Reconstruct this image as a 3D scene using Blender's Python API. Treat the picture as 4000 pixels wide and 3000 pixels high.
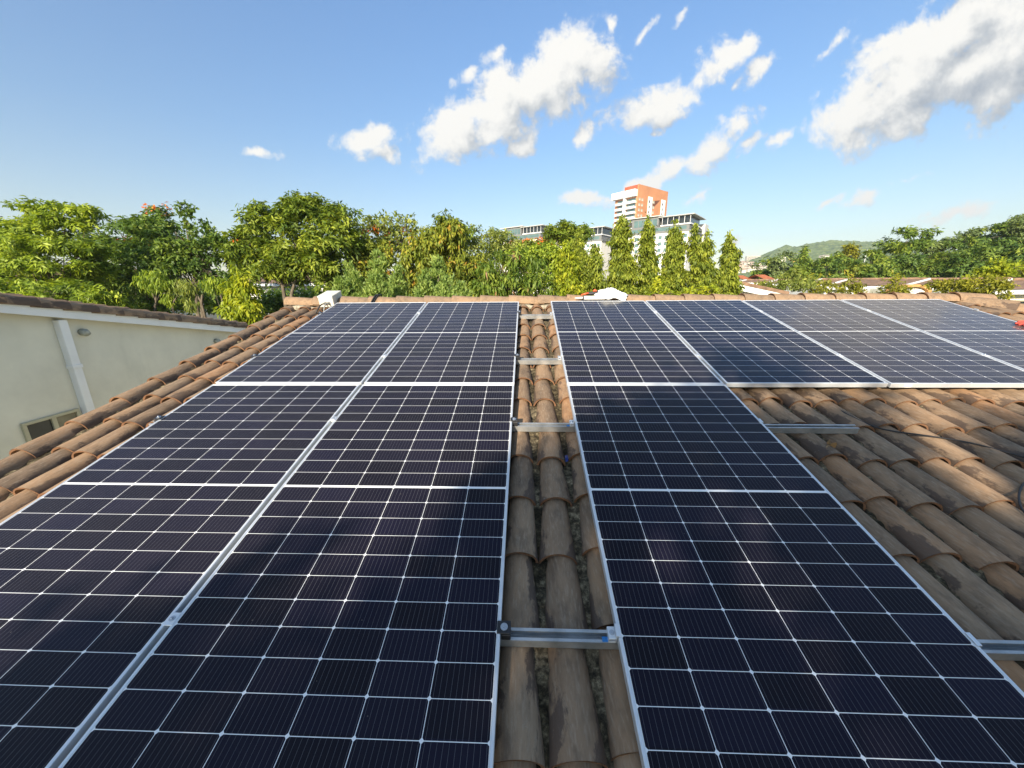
import bpy, math, random
import numpy as np
from mathutils import Matrix, Vector

for o in list(bpy.data.objects):
    bpy.data.objects.remove(o)
scene = bpy.context.scene
COL = scene.collection
R_ = math.radians
rng = np.random.default_rng(7)
random.seed(7)

# ------------------------------------------------------------------ camera
SLOPE = R_(14.0)                       # roof pitch; slope frame: x along ridge, y up the slope, z normal
FPX = 1439.68                          # focal length in pixels of the 4000 px wide photograph


def rot3(a, b, c):
    ca, sa, cb, sb, cc, sc = math.cos(a), math.sin(a), math.cos(b), math.sin(b), math.cos(c), math.sin(c)
    rx = np.array([[1, 0, 0], [0, ca, -sa], [0, sa, ca]])
    ry = np.array([[cb, 0, sb], [0, 1, 0], [-sb, 0, cb]])
    rz = np.array([[cc, -sc, 0], [sc, cc, 0], [0, 0, 1]])
    return rz @ ry @ rx


S3 = rot3(SLOPE, 0, 0)
RC = rot3(1.064212, 0.016132, 0.032662)
CAM_S = np.array([-0.316733, -2.425577, 1.334339])
CAM_W = S3 @ CAM_S
RW = S3 @ RC
cam_data = bpy.data.cameras.new("camera")
cam = bpy.data.objects.new("camera", cam_data)
COL.objects.link(cam)
m4 = np.eye(4)
m4[:3, :3] = RW
m4[:3, 3] = CAM_W
cam.matrix_world = Matrix(m4.tolist())
cam_data.sensor_width = 36.0
cam_data.lens = 36.0 * FPX / 4000.0
cam_data.clip_start = 0.05
cam_data.clip_end = 6000.0
scene.camera = cam


def wray(u, v):
    return RW @ np.array([(u - 2000) / FPX, (1500 - v) / FPX, -1.0])


def at(u, v, Y):
    d = wray(u, v)
    return CAM_W + d * ((Y - CAM_W[1]) / d[1])


def onz(u, v, z):
    d = RC @ np.array([(u - 2000) / FPX, (1500 - v) / FPX, -1.0])
    return CAM_S + d * ((z - CAM_S[2]) / d[2])


def mpp(Y):
    return (Y - CAM_W[1]) / FPX / 0.985       # metres per photograph pixel at depth Y


# ------------------------------------------------------------------ sun, view transform
SUN_AZ = R_(17.0)       # light travels towards +Y, turned this much to +X
SUN_EL = R_(23.0)
sun_d = bpy.data.lights.new("sun", 'SUN')
sun_d.energy = 5.0
sun_d.angle = R_(0.5)
sun_d.color = (1.0, 0.87, 0.68)
sun = bpy.data.objects.new("sun", sun_d)
COL.objects.link(sun)
travel = Vector((math.sin(SUN_AZ) * math.cos(SUN_EL), math.cos(SUN_AZ) * math.cos(SUN_EL), -math.sin(SUN_EL)))
sun.rotation_euler = travel.to_track_quat('-Z', 'Y').to_euler()
sun.location = (-10, -40, 20)

scene.view_settings.view_transform = 'Standard'
scene.view_settings.look = 'None'
scene.view_settings.gamma = 1.0
scene.view_settings.exposure = 1.0
scene.render.engine = 'CYCLES'
scene.cycles.use_denoising = True
scene.cycles.max_bounces = 6
scene.cycles.diffuse_bounces = 3
scene.cycles.glossy_bounces = 3
scene.cycles.transmission_bounces = 4
scene.cycles.volume_bounces = 0
scene.cycles.transparent_max_bounces = 4


# ------------------------------------------------------------------ node helpers
class N:
    """tiny expression helper for a node tree"""

    def __init__(self, tree):
        self.t = tree

    def node(self, typ, **kw):
        n = self.t.nodes.new(typ)
        for k, v in kw.items():
            setattr(n, k, v)
        return n

    def link(self, a, b):
        self.t.links.new(a, b)

    def put(self, sock, v):
        if v is None:
            return
        if isinstance(v, bpy.types.NodeSocket):
            self.link(v, sock)
        else:
            sock.default_value = v

    def math(self, op, a, b=None, c=None, clamp=False):
        n = self.node('ShaderNodeMath', operation=op)
        n.use_clamp = clamp
        self.put(n.inputs[0], a)
        self.put(n.inputs[1], b)
        self.put(n.inputs[2], c)
        return n.outputs[0]

    def vmath(self, op, a, b=None):
        n = self.node('ShaderNodeVectorMath', operation=op)
        self.put(n.inputs[0], a)
        self.put(n.inputs[1], b)
        return n.outputs['Value'] if op in ('LENGTH', 'DOT_PRODUCT', 'DISTANCE') else n.outputs[0]

    def mix(self, f, a, b, mode='MIX'):
        n = self.node('ShaderNodeMix', data_type='RGBA', blend_type=mode)
        self.put(n.inputs[0], f)
        self.put(n.inputs[6], a)
        self.put(n.inputs[7], b)
        return n.outputs[2]

    def noise(self, vec, scale, detail=4, rough=0.55, dist=0.0):
        n = self.node('ShaderNodeTexNoise')
        self.put(n.inputs['Vector'], vec)
        n.inputs['Scale'].default_value = scale
        n.inputs['Detail'].default_value = detail
        n.inputs['Roughness'].default_value = rough
        n.inputs['Distortion'].default_value = dist
        return n.outputs['Fac']

    def ramp(self, f, stops, interp='LINEAR'):
        n = self.node('ShaderNodeValToRGB')
        n.color_ramp.interpolation = interp
        els = n.color_ramp.elements
        while len(els) < len(stops):
            els.new(0.5)
        for e, (p, c) in zip(els, stops):
            e.position = p
            e.color = c if len(c) == 4 else (*c, 1)
        self.put(n.inputs[0], f)
        return n.outputs[0]

    def smooth(self, x, lo, hi):
        n = self.node('ShaderNodeMapRange', interpolation_type='SMOOTHSTEP')
        self.put(n.inputs['Value'], x)
        n.inputs['From Min'].default_value = lo
        n.inputs['From Max'].default_value = hi
        return n.outputs[0]

    def mapping(self, vec, loc=(0, 0, 0), rot=(0, 0, 0), scale=(1, 1, 1), typ='POINT'):
        n = self.node('ShaderNodeMapping', vector_type=typ)
        self.put(n.inputs['Vector'], vec)
        n.inputs['Location'].default_value = loc
        n.inputs['Rotation'].default_value = rot
        n.inputs['Scale'].default_value = scale
        return n.outputs[0]


# ------------------------------------------------------------------ sky
# clouds as clumps of ellipses in sky direction (x/y, z/y), photograph pixels give the directions
CLOUDS = [  # cx, cy, rx, ry, tilt(deg, up to the right), weight
    (1790, 490, 190, 105, 25, 1.0), (1960, 400, 200, 130, 30, 1.15), (2140, 320, 190, 140, 30, 1.2), (2260, 200, 120, 110, 50, 1.0),
    (2330, 250, 90, 110, 60, .9), (1730, 540, 110, 70, 0, .8), (2375, 90, 30, 50, -15, .6), (1935, 215, 70, 40, 25, .62), (1815, 285, 75, 36, 25, .6),
    (1430, 555, 130, 50, -8, .8), (1490, 535, 75, 60, 20, .9), (1520, 600, 70, 40, -25, .6),
    (1000, 592, 90, 26, -4, .75),
    (2040, 568, 66, 46, 15, 1.15),
    (2290, 512, 58, 42, 25, .75), (2370, 455, 40, 50, 50, .6), (2480, 450, 110, 75, 25, .95), (2600, 405, 120, 75, 15, .95), (2690, 400, 60, 70, 60, .7), (2550, 518, 55, 26, 15, .6),
    (2790, 275, 130, 75, 45, .8), (2890, 185, 60, 50, 20, .72), (2870, 335, 50, 30, 45, .5), (2970, 265, 90, 55, 45, .55),
    (2790, 590, 140, 55, 28, .9), (2890, 490, 75, 75, 50, .95), (2935, 560, 80, 40, 28, .8), (3040, 548, 50, 34, 30, .9), (2880, 610, 40, 22, 20, .5),
    (2610, 690, 160, 50, 30, .85), (2480, 735, 90, 40, 20, .8), (2300, 768, 130, 38, 0, .75), (2720, 775, 70, 32, 35, .68), (2870, 950, 45, 32, 35, .4),
    (3330, 445, 175, 105, 25, 1.0), (3560, 330, 260, 150, 25, 1.3), (3830, 255, 330, 125, 25, 1.4), (3720, 130, 330, 130, 25, 1.3), (4060, 120, 300, 220, 20, 1.6),
    (3250, 185, 95, 32, 55, .6), (3450, 170, 140, 55, 30, .75), (3050, 1400, 10, 10, 0, 0),
    (2510, 150, 95, 26, 55, .52), (2665, 60, 70, 30, 70, .5), (3370, 770, 95, 28, 22, .75), (3230, 790, 60, 20, 28, .62), (3545, 705, 110, 24, 15, .62), (3760, 830, 150, 42, 10, .5),
    (4000, -250, 360, 120, 15, 1.2), (4600, 500, 300, 160, 10, 1.2),
]


def sky_uv(u, v):
    d = wray(u, v)
    return np.array([d[0] / d[1], d[2] / d[1]])


world = bpy.data.worlds.new("World")
scene.world = world
world.use_nodes = True
world.node_tree.nodes.clear()

grp = bpy.data.node_groups.new("cloud_density", 'ShaderNodeTree')
grp.interface.new_socket("Vector", in_out='INPUT', socket_type='NodeSocketVector')
grp.interface.new_socket("Density", in_out='OUTPUT', socket_type='NodeSocketFloat')
g = N(grp)
gi = g.node('NodeGroupInput')
go = g.node('NodeGroupOutput')
P = gi.outputs[0]
wn = g.node('ShaderNodeTexNoise')
g.put(wn.inputs['Vector'], P)
wn.inputs['Scale'].default_value = 9
wn.inputs['Detail'].default_value = 3
warp = g.vmath('SCALE', g.vmath('SUBTRACT', wn.outputs['Color'], (0.5, 0.5, 0.5)))
warp.node.inputs['Scale'].default_value = 0.06
PW = g.vmath('ADD', P, warp)
acc = None
CN = 0
for cx, cy, rx, ry, tilt, wgt in CLOUDS:
    if wgt <= 0:
        continue
    c = sky_uv(cx, cy)
    ax = sky_uv(cx + 8, cy) - c
    ay = sky_uv(cx, cy + 8) - c
    sx, sy = np.linalg.norm(ax) / 8, np.linalg.norm(ay) / 8
    mp = g.mapping(PW, loc=(c[0], c[1], 0), rot=(0, 0, R_(tilt)), scale=(rx * sx * 1.1, ry * sy * 1.1, 1), typ='TEXTURE')
    ln = g.vmath('LENGTH', mp)
    mm = g.math('MULTIPLY_ADD', ln, -0.9 * (0.55 + 0.45 * wgt), wgt)
    acc = mm if acc is None else g.math('SMOOTH_MAX', acc, mm, 0.25)
    CN += 1
    if CN % 16 == 0:        # chain the chunks so the shader needs little working memory
        tiny = g.node('ShaderNodeCombineXYZ')
        g.put(tiny.inputs[2], g.math('MULTIPLY', acc, 1e-7))
        PW = g.vmath('ADD', PW, tiny.outputs[0])
acc = g.math('MAXIMUM', acc, -0.8)
n1 = g.noise(P, 11, 8, 0.62, 0.25)
n2 = g.noise(P, 38, 6, 0.62)
nn = g.math('ADD', g.math('MULTIPLY', g.math('SUBTRACT', n1, 0.52), 2.7), g.math('MULTIPLY', g.math('SUBTRACT', n2, 0.5), 0.75))
g.put(go.inputs[0], g.math('ADD', g.math('ADD', acc, nn), 0.12))

w = N(world.node_tree)
tc = w.node('ShaderNodeTexCoord')
sep = w.node('ShaderNodeSeparateXYZ')
w.link(tc.outputs['Generated'], sep.inputs[0])
yy = w.math('MAXIMUM', sep.outputs[1], 0.06)
comb = w.node('ShaderNodeCombineXYZ')
w.put(comb.inputs[0], w.math('DIVIDE', sep.outputs[0], yy))
w.put(comb.inputs[1], w.math('DIVIDE', sep.outputs[2], yy))
UV = comb.outputs[0]


def dens(vec):
    n = w.node('ShaderNodeGroup')
    n.node_tree = grp
    w.link(vec, n.inputs[0])
    return n.outputs[0]


d0 = dens(UV)
tiny_ = w.node('ShaderNodeCombineXYZ')
w.put(tiny_.inputs[2], w.math('MULTIPLY', d0, 1e-7))
d1 = dens(w.vmath('ADD', w.vmath('ADD', UV, (-0.030, 0.034, 0)), tiny_.outputs[0]))
tiny2 = w.node('ShaderNodeCombineXYZ')
w.put(tiny2.inputs[2], w.math('MULTIPLY', d1, 1e-7))
d2 = dens(w.vmath('ADD', w.vmath('ADD', UV, (-0.085, 0.10, 0)), tiny2.outputs[0]))
alpha = w.math('MULTIPLY', w.smooth(d0, 0.0, 0.62), w.smooth(sep.outputs[2], 0.0, 0.06))
alpha = w.math('MULTIPLY', alpha, w.smooth(sep.outputs[1], 0.02, 0.2))
thick = w.smooth(d0, 0.5, 2.2)
lit = w.math('ADD', w.math('ADD', w.math('MULTIPLY', w.math('SUBTRACT', d0, d1), 0.62), 0.60), w.math('MULTIPLY', w.math('MAXIMUM', w.math('SUBTRACT', d0, d2), -1.0), 0.22))
lit = w.math('SUBTRACT', lit, w.math('MULTIPLY', thick, 0.42))
ccol = w.ramp(lit, [(0.0, (0.40, 0.45, 0.52)), (0.42, (0.60, 0.63, 0.66)), (0.75, (0.88, 0.88, 0.86)), (1.0, (1.0, 0.985, 0.94))])
ccol = w.vmath('SCALE', ccol)
ccol.node.inputs['Scale'].default_value = 5.3
sky = w.node('ShaderNodeTexSky')
sky.sky_type = 'NISHITA'
sky.sun_disc = False
sky.sun_elevation = SUN_EL
sky.sun_rotation = math.pi + SUN_AZ
sky.altitude = 300
sky.air_density = 1.0
sky.dust_density = 0.6
sky.ozone_density = 1.4
SKYTINT = w.ramp(sep.outputs[2], [(0.0, (0.96, 0.86, 0.72)), (0.10, (0.88, 0.86, 0.79)), (0.30, (0.75, 0.92, 1.02)), (0.55, (0.78, 1.05, 1.26)), (0.70, (1.55, 1.48, 1.32)), (1.0, (1.75, 1.62, 1.40))])  # overhead stops are unseen sky, brightened and neutralised to lift the roof's shade
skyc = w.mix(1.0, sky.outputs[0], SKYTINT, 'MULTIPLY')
fin = w.mix(alpha, skyc, ccol)
bg = w.node('ShaderNodeBackground')
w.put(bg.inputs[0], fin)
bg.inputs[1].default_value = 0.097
wo = w.node('ShaderNodeOutputWorld')
w.link(bg.outputs[0], wo.inputs[0])
world.cycles.sampling_method = 'MANUAL'
world.cycles.sample_map_resolution = 512


# ------------------------------------------------------------------ materials
MATS = {}


def new_mat(name):
    m = bpy.data.materials.new(name)
    m.use_nodes = True
    m.node_tree.nodes.clear()
    n = N(m.node_tree)
    out = n.node('ShaderNodeOutputMaterial')
    return m, n, out


def pbsdf(n, out, color, rough=0.6, metal=0.0, spec=0.4, bump=None, bstr=0.2, bdist=0.01, **kw):
    b = n.node('ShaderNodeBsdfPrincipled')
    n.put(b.inputs['Base Color'], color if isinstance(color, bpy.types.NodeSocket) else (*color[:3], 1))
    n.put(b.inputs['Roughness'], rough)
    n.put(b.inputs['Metallic'], metal)
    n.put(b.inputs['Specular IOR Level'], spec)
    for k, v in kw.items():
        n.put(b.inputs[k], v)
    if bump is not None:
        bn = n.node('ShaderNodeBump')
        bn.inputs['Strength'].default_value = bstr
        bn.inputs['Distance'].default_value = bdist
        n.put(bn.inputs['Height'], bump)
        n.link(bn.outputs[0], b.inputs['Normal'])
    if out is not None:
        n.link(b.outputs[0], out.inputs[0])
    return b


def plain(name, color, rough=0.6, metal=0.0, var=0.12, scale=6.0, bstr=0.0, spec=0.4, dirt=None):
    if name in MATS:
        return MATS[name]
    m, n, out = new_mat(name)
    t = n.node('ShaderNodeTexCoord').outputs['Object']
    f = n.noise(t, scale, 6, 0.6)
    lo = tuple(max(0, c * (1 - var * 1.6)) for c in color)
    hi = tuple(min(1, c * (1 + var)) for c in color)
    c = n.ramp(f, [(0.3, lo), (0.7, hi)])
    if dirt:
        dm = n.smooth(n.noise(n.mapping(t, scale=(1, 1, 0.25)), scale * 0.5, 6, 0.65), 0.55, 0.75)
        c = n.mix(n.math('MULTIPLY', dm, dirt[1]), c, (*dirt[0], 1))
    pbsdf(n, out, c, rough, metal, spec, bump=n.noise(t, scale * 8, 4) if bstr else None, bstr=bstr)
    MATS[name] = m
    return m


def tile_material():
    m, n, out = new_mat("clay_tile")
    a = n.node('ShaderNodeAttribute', attribute_name='tile')     # r tint, g along the tile, b lip
    s = n.node('ShaderNodeSeparateColor')
    n.link(a.outputs['Color'], s.inputs[0])
    tint, along, lip = s.outputs[0], s.outputs[1], s.outputs[2]
    flank = a.outputs['Alpha']
    t = n.node('ShaderNodeTexCoord').outputs['Object']
    off = n.node('ShaderNodeCombineXYZ')
    n.put(off.inputs[2], n.math('MULTIPLY', tint, 37.0))
    tv = n.vmath('ADD', t, off.outputs[0])
    base = n.ramp(tint, [(0.0, (0.190, 0.135, 0.092)), (0.25, (0.270, 0.180, 0.112)), (0.55, (0.315, 0.203, 0.120)),
                         (0.85, (0.300, 0.212, 0.138)), (1.0, (0.37, 0.205, 0.105))])
    f1 = n.noise(n.mapping(tv, scale=(1, 0.35, 1)), 18, 6, 0.65)
    base = n.mix(n.smooth(f1, 0.40, 0.72), base, n.mix(1.0, base, (0.60, 0.62, 0.66, 1), 'MULTIPLY'))
    f2 = n.noise(n.mapping(tv, scale=(1, 0.12, 1)), 120, 3, 0.6)
    base = n.mix(n.math('MULTIPLY', n.smooth(f2, 0.45, 0.75), 0.35), base, (0.42, 0.34, 0.25, 1))
    # dark soaked stains with ragged edges, mostly low on the tile
    f3 = n.noise(n.mapping(tv, scale=(1, 0.45, 1)), 7, 8, 0.68, 0.2)
    thr = n.math('ADD', f3, n.math('ADD', n.math('MULTIPLY', n.math('SUBTRACT', 0.55, along), 0.13), n.math('MULTIPLY', n.math('SUBTRACT', flank, 0.62), 0.22)))
    st = n.math('MULTIPLY', n.smooth(thr, 0.565, 0.62), 0.74)
    base = n.mix(st, base, (0.072, 0.052, 0.044, 1))
    f4 = n.noise(tv, 46, 5, 0.7)
    base = n.mix(n.math('MULTIPLY', n.smooth(f4, 0.66, 0.74), 0.5), base, (0.34, 0.31, 0.25, 1))
    base = n.mix(n.math('MULTIPLY', lip, 0.75), base, (0.20, 0.098, 0.050, 1))
    b1 = n.noise(tv, 70, 6, 0.65)
    b2 = n.noise(n.mapping(tv, scale=(1, 0.2, 1)), 30, 3)
    pbsdf(n, out, base, 0.88, 0, 0.2, bump=n.math('ADD', b1, b2), bstr=0.35, bdist=0.004)
    return m


def mortar_material():
    m, n, out = new_mat("mossy_mortar")
    t = n.node('ShaderNodeTexCoord').outputs['Object']
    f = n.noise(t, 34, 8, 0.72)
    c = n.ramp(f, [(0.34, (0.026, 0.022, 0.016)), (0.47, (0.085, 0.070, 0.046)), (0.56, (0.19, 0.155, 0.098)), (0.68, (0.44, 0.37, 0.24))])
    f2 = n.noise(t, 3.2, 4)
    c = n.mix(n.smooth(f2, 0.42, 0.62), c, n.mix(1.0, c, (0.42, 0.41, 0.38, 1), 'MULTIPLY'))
    pbsdf(n, out, c, 0.95, 0, 0.15, bump=n.noise(t, 60, 8, 0.7), bstr=0.9, bdist=0.01)
    return m


def cell_material():
    m, n, out = new_mat("solar_cells")
    t = n.node('ShaderNodeTexCoord').outputs['Object']
    sp = n.node('ShaderNodeSeparateXYZ')
    n.link(t, sp.inputs[0])
    x, y = sp.outputs[0], sp.outputs[1]
    cx = n.math('SUBTRACT', x, 0.0128)
    fx = n.math('FLOORED_MODULO', cx, 0.1871)
    yc = n.math('SUBTRACT', y, 1.053)
    ys = n.math('SUBTRACT', n.math('ABSOLUTE', yc), 0.007)
    fy = n.math('FLOORED_MODULO', ys, 0.0939)
    ax = n.math('MINIMUM', fx, n.math('SUBTRACT', 0.1851, fx))
    ay = n.math('MINIMUM', fy, n.math('SUBTRACT', 0.0919, fy))
    ins = n.math('GREATER_THAN', ax, 0)
    ins = n.math('MULTIPLY', ins, n.math('GREATER_THAN', ay, 0))
    ins = n.math('MULTIPLY', ins, n.math('GREATER_THAN', n.math('ADD', ax, ay), 0.0055))
    ins = n.math('MULTIPLY', ins, n.math('GREATER_THAN', ys, 0))
    ins = n.math('MULTIPLY', ins, n.math('LESS_THAN', ys, 1.0325))
    ins = n.math('MULTIPLY', ins, n.math('GREATER_THAN', cx, 0))
    ins = n.math('MULTIPLY', ins, n.math('LESS_THAN', cx, 1.1215))
    # thin conductor wires along the panel
    bb = n.math('FLOORED_MODULO', n.math('ADD', cx, 0.0083), 0.01701)
    wire = n.math('LESS_THAN', bb, 0.0009)
    # per cell tone
    cid = n.node('ShaderNodeCombineXYZ')
    n.put(cid.inputs[0], n.math('FLOOR', n.math('DIVIDE', cx, 0.1871)))
    n.put(cid.inputs[1], n.math('FLOOR', n.math('DIVIDE', yc, 0.0939)))
    oi = n.node('ShaderNodeObjectInfo')
    n.put(cid.inputs[2], n.math('MULTIPLY', oi.outputs['Random'], 51.0))
    wn_ = n.node('ShaderNodeTexWhiteNoise')
    n.link(cid.outputs[0], wn_.inputs['Vector'])
    cell = n.ramp(wn_.outputs['Value'], [(0, (0.0030, 0.0028, 0.008)), (1, (0.0060, 0.0058, 0.019))])
    cell = n.mix(n.math('MULTIPLY', wire, 0.5), cell, (0.18, 0.18, 0.20, 1))
    col = n.mix(ins, (0.78, 0.79, 0.80, 1), cell)
    # dust film: patchy, brownish, plus specks and a few dried runs
    obo = n.node('ShaderNodeCombineXYZ')
    n.put(obo.inputs[0], n.math('MULTIPLY', oi.outputs['Random'], 40.0))
    td = n.vmath('ADD', t, obo.outputs[0])
    d1_ = n.noise(td, 2.0, 5, 0.6)
    d2_ = n.noise(n.mapping(td, scale=(1, 0.3, 1)), 9, 5, 0.65)
    dust = n.math('ADD', n.math('MULTIPLY', d1_, 0.016), n.math('MULTIPLY', d2_, 0.012))
    dsep = n.node('ShaderNodeSeparateColor')
    n.link(oi.outputs['Color'], dsep.inputs[0])
    dustf = dsep.outputs[0]
    spk = n.node('ShaderNodeTexVoronoi')
    n.put(spk.inputs['Vector'], td)
    spk.inputs['Scale'].default_value = 17
    specks = n.math('MULTIPLY', n.math('LESS_THAN', spk.outputs['Distance'], 0.035), n.math('MULTIPLY', n.math('GREATER_THAN', n.noise(td, 7), 0.53), 0.22))
    # a thin dust film hides more when looked at edge-on
    lwt = n.node('ShaderNodeLayerWeight')
    lwt.inputs['Blend'].default_value = 0.5
    cosv = n.math('MAXIMUM', n.math('SUBTRACT', 1.0, lwt.outputs['Facing']), 0.12)
    dust = n.math('ADD', n.math('DIVIDE', n.math('MULTIPLY', dust, dustf), cosv), specks)
    col = n.mix(dust, col, (0.40, 0.345, 0.29, 1))
    rgh = n.math('ADD', 0.10, n.math('MULTIPLY', d2_, 0.12))
    pbsdf(n, out, col, rgh, 0, 0.15, bump=n.noise(td, 1.7, 2), bstr=0.06, bdist=0.02)
    return m


def leaf_material(name, stops, transl=0.35, rough=0.5, spec=0.25):
    if name in MATS:
        return MATS[name]
    m, n, out = new_mat(name)
    a = n.node('ShaderNodeAttribute', attribute_name='tone')
    c = n.ramp(a.outputs['Fac'], stops)
    b = pbsdf(n, None, c, rough, 0, spec)
    tr = n.node('ShaderNodeBsdfTranslucent')
    n.put(tr.inputs[0], n.mix(1.0, c, (1.25, 1.2, 0.5, 1), 'MULTIPLY'))
    mx = n.node('ShaderNodeMixShader')
    mx.inputs[0].default_value = transl
    n.link(b.outputs[0], mx.inputs[1])
    n.link(tr.outputs[0], mx.inputs[2])
    n.link(mx.outputs[0], out.inputs[0])
    MATS[name] = m
    return m


def bark_material():
    m, n, out = new_mat("bark")
    t = n.node('ShaderNodeTexCoord').outputs['Object']
    f = n.noise(n.mapping(t, scale=(1, 1, 0.25)), 9, 6, 0.65)
    c = n.ramp(f, [(0.3, (0.05, 0.04, 0.03)), (0.55, (0.14, 0.115, 0.085)), (0.75, (0.26, 0.23, 0.18))])
    pbsdf(n, out, c, 0.9, 0, 0.2, bump=f, bstr=0.6, bdist=0.03)
    return m


TILE = tile_material()
MORTAR = mortar_material()
CELLS = cell_material()
BARK = bark_material()
ALU = plain("anodised_aluminium", (0.74, 0.77, 0.80), 0.38, 0.55, 0.05, 12)
GALV = plain("galvanised_steel", (0.52, 0.54, 0.55), 0.42, 0.75, 0.22, 9, dirt=((0.16, 0.15, 0.12), 0.5))
BOLT = plain("zinc_bolt", (0.55, 0.58, 0.62), 0.28, 0.9, 0.1, 40)
BLACKM = plain("black_anodised", (0.035, 0.036, 0.04), 0.45, 0.3, 0.2, 20)
CABLE = plain("black_cable", (0.018, 0.018, 0.02), 0.5, 0, 0.2, 30)
CREAM = plain("cream_enclosure", (0.62, 0.60, 0.52), 0.45, 0, 0.05, 5)
WALLG = plain("green_grey_render", (0.70, 0.68, 0.57), 0.9, 0, 0.06, 2.5, bstr=0.15, spec=0.15, dirt=((0.33, 0.34, 0.28), 0.35))
WHITEP = plain("white_paint", (0.80, 0.81, 0.81), 0.55, 0, 0.04, 3, dirt=((0.5, 0.48, 0.42), 0.25))
WHITEW = plain("white_render", (0.76, 0.75, 0.71), 0.85, 0, 0.05, 1.5, dirt=((0.5, 0.46, 0.4), 0.3))
ROOFB = plain("brown_roof_tiles", (0.225, 0.140, 0.090), 0.9, 0, 0.3, 3.0, bstr=0.4, dirt=((0.08, 0.06, 0.045), 0.6))
DARKG = plain("dark_window_glass", (0.02, 0.025, 0.028), 0.08, 0, 0.2, 3, spec=0.6)
TANF = plain("bronze_window_frame", (0.30, 0.27, 0.19), 0.5, 0, 0.1, 6)


# ------------------------------------------------------------------ mesh helpers
def mesh_obj(name, verts, faces, mat, parent=None, smooth=False, attr=None, mat_idx=None):
    me = bpy.data.meshes.new(name)
    verts = np.asarray(verts, dtype=np.float32).reshape(-1, 3)
    if isinstance(faces, np.ndarray):
        k = faces.shape[1]
        me.vertices.add(len(verts))
        me.vertices.foreach_set('co', verts.ravel())
        me.loops.add(faces.size)
        me.loops.foreach_set('vertex_index', faces.astype(np.int32).ravel())
        me.polygons.add(len(faces))
        me.polygons.foreach_set('loop_start', np.arange(0, faces.size, k, dtype=np.int32))
        me.polygons.foreach_set('loop_total', np.full(len(faces), k, dtype=np.int32))
        me.update(calc_edges=True)
    else:
        me.from_pydata(verts.tolist(), [], faces)
    if attr:
        for an, (kind, data) in attr.items():
            at_ = me.attributes.new(an, kind, 'POINT')
            at_.data.foreach_set('value' if kind == 'FLOAT' else 'color', np.asarray(data, dtype=np.float32).ravel())
    for mt in (mat if isinstance(mat, (list, tuple)) else [mat]):
        me.materials.append(mt)
    if mat_idx is not None:
        me.polygons.foreach_set('material_index', np.asarray(mat_idx, dtype=np.int32))
    if smooth:
        me.polygons.foreach_set('use_smooth', np.ones(len(me.polygons), dtype=bool))
    me.validate()
    o = bpy.data.objects.new(name, me)
    COL.objects.link(o)
    if parent is not None:
        o.parent = parent
    return o


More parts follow.
